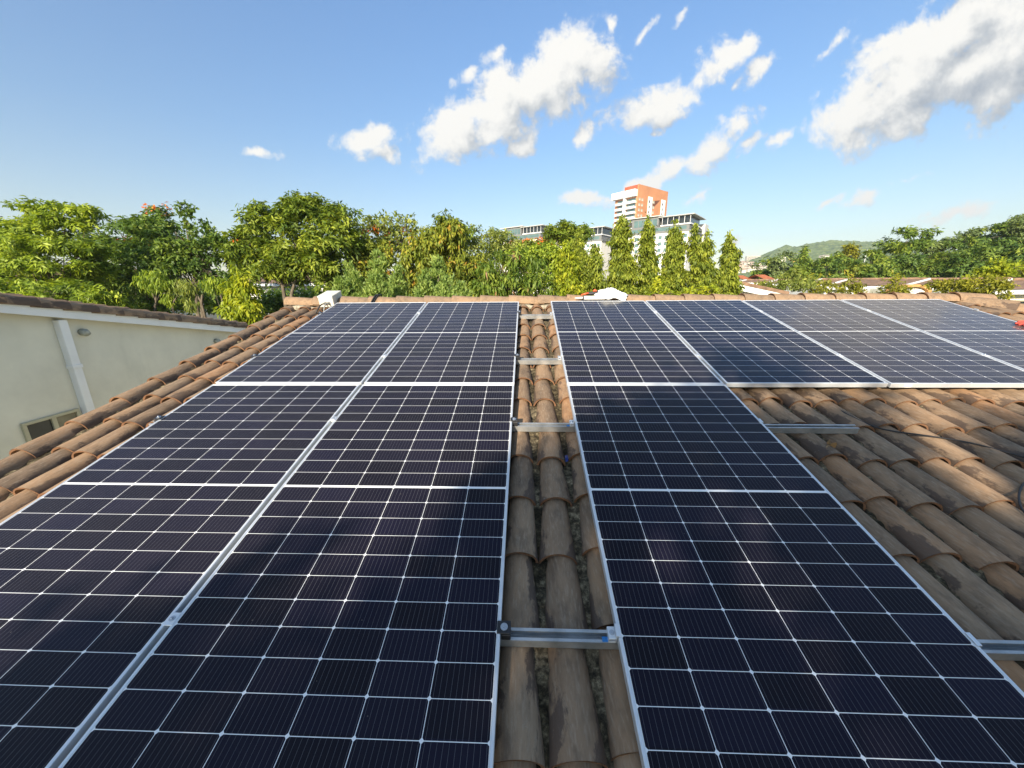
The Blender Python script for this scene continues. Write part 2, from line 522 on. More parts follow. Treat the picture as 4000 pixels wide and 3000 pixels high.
class MB:
    """collects simple shapes into one mesh"""

    def __init__(self):
        self.v, self.f = [], []

    def add(self, vs, fs):
        k = len(self.v)
        self.v += [tuple(map(float, p)) for p in vs]
        self.f += [tuple(i + k for i in f) for f in fs]
        return self

    def box(self, x0, x1, y0, y1, z0, z1, bev=0.0):
        if bev > 0:
            b = min(bev, (x1 - x0) / 2.2, (y1 - y0) / 2.2, (z1 - z0) / 2.2)
            vs = []
            for sx, X, dx in ((0, x0, b), (1, x1, -b)):
                for sy, Y, dy in ((0, y0, b), (1, y1, -b)):
                    for sz, Z, dz in ((0, z0, b), (1, z1, -b)):
                        vs += [(X, Y + dy, Z + dz), (X + dx, Y, Z + dz), (X + dx, Y + dy, Z)]

            def I(sx, sy, sz, k):
                return ((sx * 2 + sy) * 2 + sz) * 3 + k
            fs = []
            for s in (0, 1):
                q = [I(s, 0, 0, 0), I(s, 1, 0, 0), I(s, 1, 1, 0), I(s, 0, 1, 0)]
                fs.append(tuple(q if s else q[::-1]))
                q = [I(0, s, 0, 1), I(1, s, 0, 1), I(1, s, 1, 1), I(0, s, 1, 1)]
                fs.append(tuple(q[::-1] if s else q))
                q = [I(0, 0, s, 2), I(1, 0, s, 2), I(1, 1, s, 2), I(0, 1, s, 2)]
                fs.append(tuple(q if s else q[::-1]))
            for a_ in (0, 1):
                for b_ in (0, 1):
                    fs.append((I(a_, b_, 0, 0), I(a_, b_, 0, 1), I(a_, b_, 1, 1), I(a_, b_, 1, 0)))
                    fs.append((I(a_, 0, b_, 0), I(a_, 0, b_, 2), I(a_, 1, b_, 2), I(a_, 1, b_, 0)))
                    fs.append((I(0, a_, b_, 1), I(0, a_, b_, 2), I(1, a_, b_, 2), I(1, a_, b_, 1)))
                    for c_ in (0, 1):
                        fs.append((I(a_, b_, c_, 0), I(a_, b_, c_, 1), I(a_, b_, c_, 2)))
            return self.add(vs, fs)
        vs = [(x, y, z) for x in (x0, x1) for y in (y0, y1) for z in (z0, z1)]
        return self.add(vs, [(0, 1, 3, 2), (4, 6, 7, 5), (0, 4, 5, 1), (2, 3, 7, 6), (0, 2, 6, 4), (1, 5, 7, 3)])

    def prism(self, poly, a, d):
        """extrude polygon (3d points) along vector d"""
        k = len(poly)
        d = np.array(d)
        vs = [np.array(p) for p in poly] + [np.array(p) + d for p in poly]
        fs = [tuple(range(k))[::-1], tuple(range(k, 2 * k))]
        fs += [(i, (i + 1) % k, k + (i + 1) % k, k + i) for i in range(k)]
        return self.add(vs, fs)

    def tube(self, pts, rad, seg=8, cap=True):
        pts = [np.array(p, float) for p in pts]
        n = len(pts)
        rads = rad if hasattr(rad, '__len__') else [rad] * n
        vs, fs = [], []
        up = np.array([0.0, 0, 1])
        for i, p in enumerate(pts):
            t = pts[min(i + 1, n - 1)] - pts[max(i - 1, 0)]
            t = t / (np.linalg.norm(t) + 1e-9)
            a = np.cross(t, up)
            if np.linalg.norm(a) < 0.05:
                a = np.cross(t, np.array([1.0, 0, 0]))
            a /= np.linalg.norm(a)
            b = np.cross(t, a)
            for j in range(seg):
                w_ = 2 * math.pi * j / seg
                vs.append(p + rads[i] * (math.cos(w_) * a + math.sin(w_) * b))
        for i in range(n - 1):
            for j in range(seg):
                q = (j + 1) % seg
                fs.append((i * seg + j, i * seg + q, (i + 1) * seg + q, (i + 1) * seg + j))
        if cap:
            fs.append(tuple(range(seg))[::-1])
            fs.append(tuple((n - 1) * seg + j for j in range(seg)))
        return self.add(vs, fs)

    def build(self, name, mat, parent=None, smooth=False):
        return mesh_obj(name, self.v, self.f, mat, parent, smooth)


def empty(name, loc, rot=(0, 0, 0)):
    o = bpy.data.objects.new(name, None)
    o.empty_display_size = 0.2
    COL.objects.link(o)
    o.location = tuple(map(float, loc))
    o.rotation_euler = rot
    return o


def tag(o, label, cat, group=None, kind=None):
    if label:
        o['label'] = label
    if cat:
        o['category'] = cat
    if group:
        o['group'] = group
    if kind:
        o['kind'] = kind
    return o


def slope_thing(name, p, label, cat, group=None, rz=0.0):
    """an Empty at slope coordinates p, tilted with the roof"""
    o = empty(name, S3 @ np.array(p, float), (SLOPE, 0, 0))
    if rz:
        o.rotation_euler = (Matrix.Rotation(SLOPE, 3, 'X') @ Matrix.Rotation(rz, 3, 'Z')).to_euler()
    return tag(o, label, cat, group)


def copy_tree(o, parent=None):
    c = o.copy()
    COL.objects.link(c)
    c.parent = parent
    for ch in o.children:
        copy_tree(ch, c)
    return c


# ------------------------------------------------------------------ ground
GZ = -4.3
gm, gn, gout = new_mat("grass_ground")
gt = gn.node('ShaderNodeTexCoord').outputs['Object']
gc = gn.ramp(gn.noise(gt, 0.35, 8, 0.65), [(0.35, (0.035, 0.055, 0.018)), (0.55, (0.07, 0.085, 0.03)), (0.7, (0.16, 0.13, 0.08))])
pbsdf(gn, gout, gc, 0.95, 0, 0.1, bump=gn.noise(gt, 4, 6), bstr=0.5, bdist=0.1)
tag(mesh_obj("ground", [(-3500, -300, GZ), (3500, -300, GZ), (3500, 5000, GZ), (-3500, 5000, GZ)], [(0, 1, 2, 3)], gm), None, None, kind='structure')

# ------------------------------------------------------------------ our own house with its tiled roof
TZ = -0.152            # slope z of tile seats
PITCH = 0.317
RIDGE_Y = 2.33
house = empty("house", S3 @ np.array([1.0, RIDGE_Y, TZ]) * np.array([1, 1, 0]) + np.array([0, 0, GZ]))
tag(house, "house under the photographer with weathered brown barrel-tile roof and long ridge", "house")
HL = np.array(house.location)


def barrel(verts, faces, cols, A, xdir, ydir, zdir, L, r0, r1, h0, h1, th, tint, seg=12, tilt=0.012):
    """one half-round tile: A = lower end seat centre, runs along ydir, wide end low"""
    k0 = len(verts)
    ang = np.linspace(math.radians(4), math.radians(176), seg + 1)
    rows = 5
    wob = rng.uniform(-0.003, 0.003, 3)
    for j in range(rows):
        f = j / (rows - 1)
        r = r0 + (r1 - r0) * f
        h = h0 + (h1 - h0) * f
        lift = tilt * (1 - f)
        for a in ang:
            nz = 0.0015 * math.sin(3 * a + tint * 20) + rng.uniform(-.0006, .0006)
            p = A + ydir * (f * L) + xdir * ((r + nz) * math.cos(a) + wob[0] * f) + zdir * ((h + nz) * math.sin(a) + lift)
            verts.append(p)
            cols.append((tint, f, 0, abs(math.cos(a))))
    m = seg + 1
    for j in range(rows - 1):
        for i in range(seg):
            faces.append((k0 + j * m + i, k0 + (j + 1) * m + i, k0 + (j + 1) * m + i + 1, k0 + j * m + i + 1))
    # lip at the low end (separate verts so the edge stays crisp)
    kl = len(verts)
    for a in ang:
        p = A + xdir * (r0 * math.cos(a)) + zdir * (h0 * math.sin(a) + tilt) - ydir * 0.0008
        verts.append(p)
        cols.append((tint, 0, 1, 1))
    for a in ang:
        ti = th * (1 + 0.25 * math.sin(5 * a + tint * 9))
        p = A + xdir * ((r0 - ti) * math.cos(a)) + zdir * ((h0 - ti) * math.sin(a) + tilt) + ydir * 0.001
        verts.append(p)
        cols.append((tint, 0, 1, 1))
    for i in range(seg):
        faces.append((kl + i, kl + i + 1, kl + m + i + 1, kl + m + i))
    # inside of the tile
    ki = len(verts)
    for f in (0, 1):
        r = (r0 if f == 0 else r1) - th
        h = (h0 if f == 0 else h1) - th
        for a in ang:
            verts.append(A + ydir * (f * L + 0.001) + xdir * (r * math.cos(a)) + zdir * (h * math.sin(a) + tilt * (1 - f)))
            cols.append((tint, 0.9, 0.2, 1))
    for i in range(seg):
        faces.append((ki + i, ki + i + 1, ki + m + i + 1, ki + m + i))


EX, EY, EZ = (S3 @ np.array(v, float) for v in ((1, 0, 0), (0, 1, 0), (0, 0, 1)))


def sw(x, y, z):
    return S3 @ np.array([x, y, z], float)


XC = [-0.167 - 0.1775 * k for k in range(0, 17)]
XC = XC[:16] + [-3.010, -3.192, -3.425] + [-0.167 + 0.181 * k for k in range(1, 49)]
XC = sorted(XC)
HIPX = 5.02             # ridge x where the hip starts
C14 = math.cos(SLOPE)
tv, tf, tcol = [], [], []
for ci, xc in enumerate(XC):
    for k in range(-9, 8):
        y = -0.118 + PITCH * k + rng.uniform(-0.012, 0.012) + 0.02 * math.sin(ci * 1.7)
        if y > RIDGE_Y - 0.05 or y < -3.0:
            continue
        hipy = RIDGE_Y - (xc - HIPX) / C14
        if xc > HIPX - 0.1 and y > hipy - 0.1:
            continue
        L = min(0.40, RIDGE_Y - y + 0.02)
        dx = rng.uniform(-0.008, 0.008)
        rr = rng.uniform(-0.03, 0.03)
        yd = EY * math.cos(rr) + EX * math.sin(rr)
        xd = EX * math.cos(rr) - EY * math.sin(rr)
        barrel(tv, tf, tcol, sw(xc + dx, y, TZ + 0.004 + rng.uniform(0, .004)) - HL, xd, yd, EZ, L, 0.0845, 0.059, 0.074, 0.058, 0.0105, rng.random())
roof = mesh_obj("roof", tv, tf, TILE, house, True, {'tile': ('FLOAT_COLOR', tcol)})

# ridge caps and hip caps
rv, rf, rc = [], [], []
x = -3.50
while x < 5.15:
    A = sw(x, RIDGE_Y, -0.104) - HL
    up = np.array([0, 0, 1.0]) * 0.9 + EZ * 0.1
    up /= np.linalg.norm(up)
    yd = np.array([1.0, 0, 0.0])
    xd = np.cross(yd, up)
    rr = rng.uniform(-0.012, 0.012)
    yd2 = yd * math.cos(rr) + xd * math.sin(rr)
    barrel(rv, rf, rc, A, -xd * math.cos(rr) + yd * math.sin(rr), yd2, up, 0.46, 0.112, 0.096, 0.105, 0.090, 0.014, 0.05 + 0.45 * rng.random(), 12, 0.016)
    x += 0.372 + rng.uniform(-.006, .006)
rc = [(c[0], 1.0 + 0.25 * c[1] if c[2] == 0 else c[1], c[2], c[3] * 0.75) for c in rc]
ridge = mesh_obj("ridge_cap", rv, rf, TILE, house, True, {'tile': ('FLOAT_COLOR', rc)})
hv, hf, hc = [], [], []
hd = np.array([1, -1, -math.tan(SLOPE)])
hd = hd / np.linalg.norm(hd)
h0p = sw(HIPX + 0.08, RIDGE_Y, -0.125)
hx = np.cross(hd, np.array([0, 0, 1.0]))
hx /= np.linalg.norm(hx)
hz = np.cross(hx, hd)
for k in range(0, 9):
    A = h0p + hd * (0.10 + 0.385 * (k + 1)) - HL
    barrel(hv, hf, hc, A, hx, -hd, hz, 0.47, 0.118, 0.098, 0.110, 0.095, 0.014, 0.05 + 0.45 * rng.random(), 12, 0.018)
mesh_obj("hip_cap", hv, hf, TILE, house, True, {'tile': ('FLOAT_COLOR', hc)})

# mortar bed between the cover tiles
nx, ny = 300, 170
gx = np.linspace(-3.50, 9.5, nx)
gy = np.linspace(-3.3, RIDGE_Y - 0.02, ny)
X, Y = np.meshgrid(gx, gy)
Xc = np.minimum(X, HIPX + (RIDGE_Y - Y) * C14)
Z = TZ + 0.020 + rng.normal(0, 0.007, X.shape)
pv = (np.stack([Xc, Y, Z], -1).reshape(-1, 3) @ S3.T) - HL
ii = np.arange(nx * ny).reshape(ny, nx)
pf = np.stack([ii[:-1, :-1], ii[:-1, 1:], ii[1:, 1:], ii[1:, :-1]], -1).reshape(-1, 4)
mesh_obj("mortar_bed", pv, pf, MORTAR, house)
# mortar packed under ridge and hip
mb = MB()
seg = 90
for side in (-1, 1):
    pts = []
    for i in range(seg + 1):
        xx = -3.40 + (HIPX + 3.45) * i / seg
        pts.append((sw(xx, RIDGE_Y - 0.085 + rng.uniform(-.02, .012), -0.118 + rng.uniform(-.016, .012)) - HL) if side < 0 else (sw(xx, RIDGE_Y + .05, -0.10) - HL))
    mb.tube(pts, [0.040 + rng.uniform(-.008, .010) for _ in pts], 7)
pts = [h0p + hd * t_ - np.array([0, 0, 0.045]) - HL for t_ in np.linspace(0, 3.6, 40)]
mb.tube(pts, [0.07 + rng.uniform(-.01, .012) for _ in pts], 7)
MORTL = plain("pale_mortar", (0.36, 0.32, 0.24), 0.95, 0, 0.35, 30, bstr=0.8, dirt=((0.10, 0.085, 0.065), 0.8))
mb.build("ridge_mortar", MORTL, house, True)
# far roof face, hip face, walls
mb = MB()
e0, e1 = sw(-3.52, RIDGE_Y, -0.13), sw(HIPX, RIDGE_Y, -0.13)
back = np.array([0, 3.6, -3.6 * math.tan(SLOPE)])
side = np.array([4.5, 0, -4.5 * math.tan(SLOPE)])
mb.add([e0 - HL, e1 - HL, e1 + back + np.array([3.6, 0, 0]) - HL, e0 + back - HL], [(0, 1, 2, 3)])
lo = h0p + hd * 6 - np.array([0, 0, .1])
mb.add([e1 - HL, lo - HL, lo + np.array([0, 9, 0]) - HL], [(0, 1, 2)])
mb.build("rear_roof", ROOFB, house)
mb = MB()
yb = sw(0, -3.3, 0)[1]
zb = sw(0, -3.3, -0.20)[2]
rz_ = sw(0, RIDGE_Y, -0.22)
mb.prism([(-3.40, yb + .3, GZ), (-3.40, rz_[1] + 3.3, GZ), (-3.40, rz_[1] + 3.3, rz_[2] - .85), (-3.40, rz_[1], rz_[2]), (-3.40, yb + .3, zb)], None, (8.2, 0, 0))
mb.v = [tuple(np.array(p) - HL) for p in mb.v]
mb.build("wall", WALLG, house)

# ------------------------------------------------------------------ solar panels
PW_, PH_, FT = 1.146, 2.106, 0.035
CG, RG, GAP = 0.0216, 0.0248, 0.3935
PX, Y0 = PW_ + CG, -0.006
XL = {'A': -0.006 - GAP - PW_ - PX, 'B': -0.006 - GAP - PW_, 'E': -0.006, 'F': PX - 0.006, 'G': 2 * PX - 0.006, 'H': 3 * PX - 0.006}


def panel_frame_mesh():
    mb = MB()
    lw = 0.0108
    b = 0.0015
    mb.box(0, PW_, 0, lw, -FT, 0, b)
    mb.box(0, PW_, PH_ - lw, PH_, -FT, 0, b)
    mb.box(0, lw, lw, PH_ - lw, -FT, -0.0002, b)
    mb.box(PW_ - lw, PW_, lw, PH_ - lw, -FT, -0.0002, b)
    # groove line on the outer side faces
    return mb


def make_panel(p, label):
    t = slope_thing("solar_panel", p, label, "solar panel", "solar panels on the tiled roof")
    panel_frame_mesh().build("frame", ALU, t)
    mb = MB()
    n_ = 8
    mb.box(0.011, PW_ - 0.011, 0.011, PH_ - 0.011, -0.012, -0.0025)
    mb.build("glass", CELLS, t)
    return t


panel0 = None
PANELS = [
    ('A', 0.0, "far left solar panel beside the cream junction box, touching the ridge"),
    ('B', 0.0, "upper solar panel just left of the bare tile strip, below the ridge"),
    ('E', 0.0, "upper solar panel just right of the bare tile strip, below the white plastic bag"),
    ('F', 0.0, "upper solar panel second right of the tile strip, its bottom edge over bare tiles"),
    ('G', 0.0, "grey reflecting upper solar panel third right of the tile strip"),
    ('H', 0.0, "upper solar panel at the right end beside the hip, red glove on it"),
    ('A', -PH_ - RG, "near solar panel at the left, cut off by the photo's left edge"),
    ('B', -PH_ - RG, "near solar panel left of the bare tile strip, dark and largest on that side"),
    ('E', -PH_ - RG, "near solar panel right of the bare tile strip, alone in its row on that side"),
]
for k, y, lab in PANELS:
    p = (XL[k], y + Y0, rng.uniform(-.0015, .0015))
    if panel0 is None:
        panel0 = make_panel(p, lab)
    else:
        c = copy_tree(panel0)
        c.location = S3 @ np.array(p)
        c['label'] = lab
        # each panel sits a hair off true
        c.rotation_euler = (SLOPE + rng.uniform(-.0022, .0022), rng.uniform(-.003, .003), 0)
DUST = [1.3, 1.2, 0.8, 0.45, 2.0, 2.6, 0.9, 0.8, 0.6]      # how dusty each panel is
for (k, y, lab), df in zip(PANELS, DUST):
    for o in bpy.data.objects:
        if o.get('label') == lab:
            for ch in o.children:
                if ch.name.startswith("glass"):
                    ch.color = (df, df, df, 1)
stk = MB()
stk.box(0.10, 0.145, -0.0012, -0.0004, -0.030, -0.006)
sg = None
for o in bpy.data.objects:
    if o.name.startswith("solar_panel") and o.get('label', '').startswith("grey reflecting"):
        sg = stk.build("sticker", WHITEP, o)


# ------------------------------------------------------------------ mounting rails with their clamps
def rail_profile():
    # open C channel, 41 wide, 40 high, seen in (y, z)
    w_, h_, t_ = 0.0205, 0.041, 0.0025
    return w_, h_, t_


def make_rail(y, x0, x1, label, clamps):
    zt = -FT - 0.0006
    t = slope_thing("mounting_rail", (x0, y, zt), label, "mounting rail", "mounting rails under the solar panels")
    L = x1 - x0
    w_, h_, tk = rail_profile()
    mb = MB()
    mb.box(0, L, -w_, -w_ + tk, -h_, 0)
    mb.box(0, L, w_ - tk, w_, -h_, 0)
    mb.box(0, L, -w_ + tk, w_ - tk, -h_, -h_ + tk)
    mb.box(0, L, -w_ + tk, -w_ + 0.010, -tk, -0.0003)
    mb.box(0, L, w_ - 0.010, w_ - tk, -tk, -0.0003)
    mb.box(0, L, -w_ + 0.0078, -w_ + 0.010, -0.009, -tk)
    mb.box(0, L, w_ - 0.010, w_ - 0.0078, -0.009, -tk)
    mb.build("channel", GALV, t)
    for kind, x in clamps:
        x -= x0
        if kind == 'black':            # black end clamp with big washer and bolt, gripping a panel whose edge is at x
            c = MB()
            c.box(x + 0.002, x + 0.034, -0.021, 0.021, 0.0005, 0.030, 0.002)
            c.box(x - 0.012, x + 0.034, -0.021, 0.021, 0.0365, 0.0415, 0.0015)
            c.box(x + 0.0025, x + 0.0075, -0.0205, 0.0205, 0.030, 0.0365)
            co = c.build("end_clamp", BLACKM, t)
            bolt(co, x + 0.012, 0.0415)
        elif kind == 'black_left':
            c = MB()
            c.box(x - 0.034, x - 0.002, -0.021, 0.021, 0.0005, 0.030, 0.002)
            c.box(x - 0.034, x + 0.012, -0.021, 0.021, 0.0365, 0.0415, 0.0015)
            co = c.build("end_clamp", BLACKM, t)
            bolt(co, x - 0.012, 0.0415)
        elif kind == 'silver':         # Z shaped silver end clamp, left of a panel edge at x
            c = MB()
            c.box(x - 0.030, x - 0.003, -0.020, 0.020, 0.0005, 0.0045, 0.001)
            c.box(x - 0.0065, x - 0.003, -0.020, 0.020, 0.0045, 0.0385)
            c.box(x - 0.0065, x + 0.009, -0.020, 0.020, 0.0385, 0.0415)
            c.box(x - 0.030, x - 0.0065, -0.020, 0.020, 0.020, 0.024, 0.001)
            c.box(x - 0.030, x - 0.0265, -0.020, 0.020, 0.0045, 0.020)
            co = c.build("end_clamp", ALU, t)
            bolt(co, x - 0.017, 0.024, 0.7)
        elif kind == 'silver_right':
            c = MB()
            c.box(x + 0.003, x + 0.030, -0.020, 0.020, 0.0005, 0.0045, 0.001)
            c.box(x + 0.003, x + 0.0065, -0.020, 0.020, 0.0045, 0.0385)
            c.box(x - 0.009, x + 0.0065, -0.020, 0.020, 0.0385, 0.0415)
            co = c.build("end_clamp", ALU, t)
            bolt(co, x + 0.018, 0.0045, 0.7)
        else:                           # mid clamp in the gap centred at x
            c = MB()
            c.box(x - CG / 2 - 0.006, x + CG / 2 + 0.006, -0.022, 0.022, 0.0362, 0.0392, 0.001)
            c.box(x - 0.010, x + 0.010, -0.020, 0.020, 0.0005, 0.0362)
            co = c.build("mid_clamp", ALU, t)
            bolt(co, x, 0.0392, 0.8)
    return t


def bolt(parent, x, z, s=1.0):
    b = MB()
    rad = 0.0125 * s
    b.tube([(x, 0, z), (x, 0, z + 0.0022)], rad, 20)
    b.tube([(x, 0, z + 0.0022), (x, 0, z + 0.0085 * s)], 0.0065 * s, 6)
    b.tube([(x, 0, z + 0.0085 * s), (x, 0, z + 0.011 * s)], 0.0035 * s, 10)
    return b.build("bolt", BOLT, parent)


gAB = XL['B'] - CG / 2
gEF, gFG, gGH = XL['F'] - CG / 2, XL['G'] - CG / 2, XL['H'] - CG / 2
xR = XL['H'] + PW_
top_cl = [('black_left', XL['A']), ('mid', gAB), ('black', XL['B'] + PW_), ('silver', XL['E']), ('mid', gEF), ('mid', gFG), ('mid', gGH), ('silver_right', xR)]
rails = [
    make_rail(1.685, XL['A'] - 0.075, xR + 0.06, "galvanised rail crossing the bare tile strip farthest up, nearest the ridge", top_cl),
    make_rail(0.487, XL['A'] - 0.075, xR + 0.06, "galvanised rail crossing the tile strip second from the ridge", top_cl),
    make_rail(-0.491, XL['A'] - 0.085, 1.735, "galvanised rail crossing the tile strip third from ridge, right end ending over bare tiles",
              [('black_left', XL['A']), ('mid', gAB), ('black', XL['B'] + PW_), ('silver', XL['E']), ('silver_right', XL['E'] + PW_)]),
    make_rail(-1.733, XL['A'] - 0.085, 2.6, "nearest galvanised rail across the tile strip with black clamp and blue tape",
              [('black_left', XL['A']), ('mid', gAB), ('black', XL['B'] + PW_), ('silver', XL['E']), ('silver_right', XL['E'] + PW_)]),
]
BLUE = plain("blue_tape", (0.02, 0.16, 0.42), 0.5, 0, 0.1, 20)
for r_, y in ((rails[2], -0.491), (rails[3], -1.733)):
    x0 = XL['A'] - 0.085
    b = MB()
    b.box(-0.055 - x0, -0.034 - x0, -0.0180, -0.0015, 0.0002, 0.0012)
    b.build("tape", BLUE, r_)

# strip of white cover between the two panel rows is just the two frames; nothing else there

# ------------------------------------------------------------------ small things on the roof
jb = slope_thing("junction_box", (-2.985, 2.165, -0.078), "cream junction box with two cable glands, standing at the left end of the ridge", "junction box", rz=0.0)
b = MB()
b.box(0, 0.190, 0, 0.265, 0, 0.118, 0.004)
b.build("body", CREAM, jb)
b = MB()
b.box(-0.003, 0.193, -0.003, 0.268, 0.1185, 0.146, 0.004)
b.box(0.06, 0.13, 0.11, 0.15, 0.1455, 0.1485, 0.001)
b.build("lid", CREAM, jb)
GREYP = plain("grey_conduit", (0.24, 0.24, 0.23), 0.6, 0, 0.15, 20)
for gx_ in (0.085, 0.128):
    b = MB()
    b.tube([(gx_, 0, 0.055), (gx_, -0.016, 0.055)], 0.019, 8)
    b.tube([(gx_, -0.016, 0.055), (gx_, -0.034, 0.052)], [0.013, 0.010], 10)
    gl = b.build("cable_gland", GREYP, jb)
    c = MB()
    dx = -0.07 if gx_ < 0.1 else 0.0
    pts = [(gx_ + dx * f * f, -0.030 - 0.16 * f, 0.052 - 0.044 * f - 0.05 * f * f + 0.035 * math.sin(f * 3.1)) for f in np.linspace(0, 1, 9)]
    c.tube(pts, 0.0085, 8)
    c.build("cable", CABLE if gx_ < 0.1 else GREYP, gl, True)

cb = slope_thing("cable_loop", (-2.34, 2.2, -0.105), "short black cable bent over the ridge tiles right of the junction box", "cable")
b = MB()
pts = [(0.0, -0.10, -0.01), (0.0, -0.02, 0.03), (0.035, 0.06, 0.105), (0.05, 0.13, 0.135), (0.055, 0.20, 0.12), (0.05, 0.27, 0.05)]
b.tube(pts, 0.011, 8)
b.tube([(p[0] + 0.028, p[1] + 0.005, p[2]) for p in pts], 0.009, 8)
b.build("cable", CABLE, cb, True)

# long thin black cable lying over the bare tiles on the right
cpts = [onz(u, v, z) for u, v, z in [(3262, 1588, -0.115), (3285, 1604, -0.078), (3340, 1634, -0.070), (3420, 1668, -0.068), (3500, 1686, -0.072), (3600, 1699, -0.068), (3700, 1714, -0.068), (3800, 1732, -0.066), (3900, 1758, -0.068), (4010, 1790, -0.068), (4100, 1830, -0.07)]]
cr = slope_thing("black_cable", cpts[0], "thin black cable snaking over the bare tiles at the right", "cable")


def smooth_curve(pts, n=8):
    pts = np.array(pts, float)
    out = []
    for i in range(len(pts) - 1):
        p0, p1, p2, p3 = pts[max(i - 1, 0)], pts[i], pts[i + 1], pts[min(i + 2, len(pts) - 1)]
        for t_ in np.linspace(0, 1, n, endpoint=False):
            out.append(0.5 * ((2 * p1) + (-p0 + p2) * t_ + (2 * p0 - 5 * p1 + 4 * p2 - p3) * t_ ** 2 + (-p0 + 3 * p1 - 3 * p2 + p3) * t_ ** 3))
    out.append(pts[-1])
    return out


b = MB()
b.tube([p - cpts[0] for p in smooth_curve(cpts)], 0.0048, 7)
b.build("sheath", CABLE, cr, True)
hpts = [onz(u, v, -0.062) for u, v in [(4030, 1870), (4000, 1888), (3985, 1915), (3980, 1945), (3988, 1980), (4010, 2010), (4040, 2030)]]
ho = slope_thing("cable_end", hpts[0], "dark cable curling in from the right edge over the tiles", "cable")
b = MB()
b.tube([p - hpts[0] for p in smooth_curve(hpts)], 0.0046, 7)
b.build("sheath", CABLE, ho, True)

# dried leaf
lf = slope_thing("dried_leaf", onz(3240, 1748, -0.082), "curled dry tan leaf lying on a bare tile below the rail's end", "leaf")
LEAFD = plain("dry_leaf", (0.42, 0.26, 0.12), 0.8, 0, 0.2, 30)
n_ = 9
vs, fs = [], []
for i in range(n_):
    f = i / (n_ - 1)
    wd = 0.022 * math.sin(math.pi * min(1, f * 1.02)) ** 0.7 + 0.001
    for j in (-1, -0.5, 0, 0.5, 1):
        vs.append((-0.04 + 0.08 * f, wd * j, 0.016 + 0.020 * abs(j) ** 1.6 * math.sin(f * 4 + 1) + 0.012 * math.sin(f * 7)))
for i in range(n_ - 1):
    for j in range(4):
        fs.append((i * 5 + j, i * 5 + j + 1, i * 5 + 6 + j, i * 5 + 5 + j))
lo_ = mesh_obj("blade", vs, fs, LEAFD, lf, True)
lf.rotation_euler = (SLOPE, 0.2, 0.7)
b = MB()
b.tube([(-0.038, 0, 0.016), (-0.06, 0.006, 0.012), (-0.075, 0.002, 0.006)], 0.0018, 6)
b.build("stem", LEAFD, lf)
# scrap of blue tape in the channel
bt = slope_thing("blue_scrap", onz(2213, 1795, -0.128), "small dark blue scrap of tape stuck in the mortar channel between tiles", "tape")
b = MB()
b.add([(-0.008, -0.028, 0.004), (0.007, -0.026, 0.010), (0.009, 0.0, 0.016), (0.006, 0.028, 0.012), (-0.009, 0.027, 0.006), (-0.010, 0.0, 0.012)], [(0, 1, 2, 5), (5, 2, 3, 4)])
for i in range(6):
    p = b.v[i]
    b.v.append((p[0], p[1], p[2] - 0.0015))
b.f += [(9 + 2, 6 + 2, 6 + 1, 6), (6 + 4, 6 + 3, 6 + 2, 6 + 5)]
b.build("film", plain("navy_tape", (0.01, 0.03, 0.20), 0.35, 0, 0.1, 20), bt)

# white plastic bag lying on the ridge
bag = slope_thing("plastic_bag", (0.76, RIDGE_Y - 0.04, -0.004), "crumpled white plastic bag with blue print draped on the ridge", "plastic bag")
BAGM, bn_, bo_ = new_mat("white_plastic_film")
bt_ = bn_.node('ShaderNodeTexCoord').outputs['Object']
bmask = bn_.smooth(bn_.noise(bn_.mapping(bt_, rot=(0, 0, 0.7), scale=(0.6, 2.6, 1)), 9, 3, 0.5), 0.66, 0.69)
bcol = bn_.mix(bmask, (0.82, 0.83, 0.84, 1), (0.12, 0.30, 0.55, 1))
pbsdf(bn_, bo_, bcol, 0.35, 0, 0.4, bump=bn_.noise(bt_, 22, 5, 0.6), bstr=0.5, bdist=0.02)
nx_, ny_ = 46, 30
vs = []
for j in range(ny_):
    for i in range(nx_):
        u, v = i / (nx_ - 1) * 2 - 1, j / (ny_ - 1) * 2 - 1
        edge = 0.014 * math.sin(5 * v + 2) + 0.010 * math.sin(9 * v + 1)
        xx = 0.205 * u * (1 + 0.12 * v) + edge * abs(u)
        yy_ = 0.135 * v + 0.02 * math.sin(6 * u) - 0.03 * u
        hh = (1 - abs(u) ** 2.4) * (1 - abs(v) ** 2.2)
        zz = 0.030 + 0.060 * hh * (1 + 0.22 * math.sin(3.2 * u + 1.9)) + 0.009 * math.sin(9 * u + 5 * v) * hh ** .5 + 0.006 * math.sin(17 * v - 8 * u) * hh ** .5 + 0.004 * math.sin(31 * u + 11 * v) * hh ** .5 + rng.uniform(-.0015, .0015)
        zz -= 0.16 * max(0, abs(yy_ + 0.03) - 0.07) * 2.2
        vs.append((xx, yy_, zz))
fs = [(j * nx_ + i, j * nx_ + i + 1, (j + 1) * nx_ + i + 1, (j + 1) * nx_ + i) for j in range(ny_ - 1) for i in range(nx_ - 1)]
fo = mesh_obj("film", vs, fs, BAGM, bag, True)
fo.modifiers.new("thickness", 'SOLIDIFY').thickness = 0.002

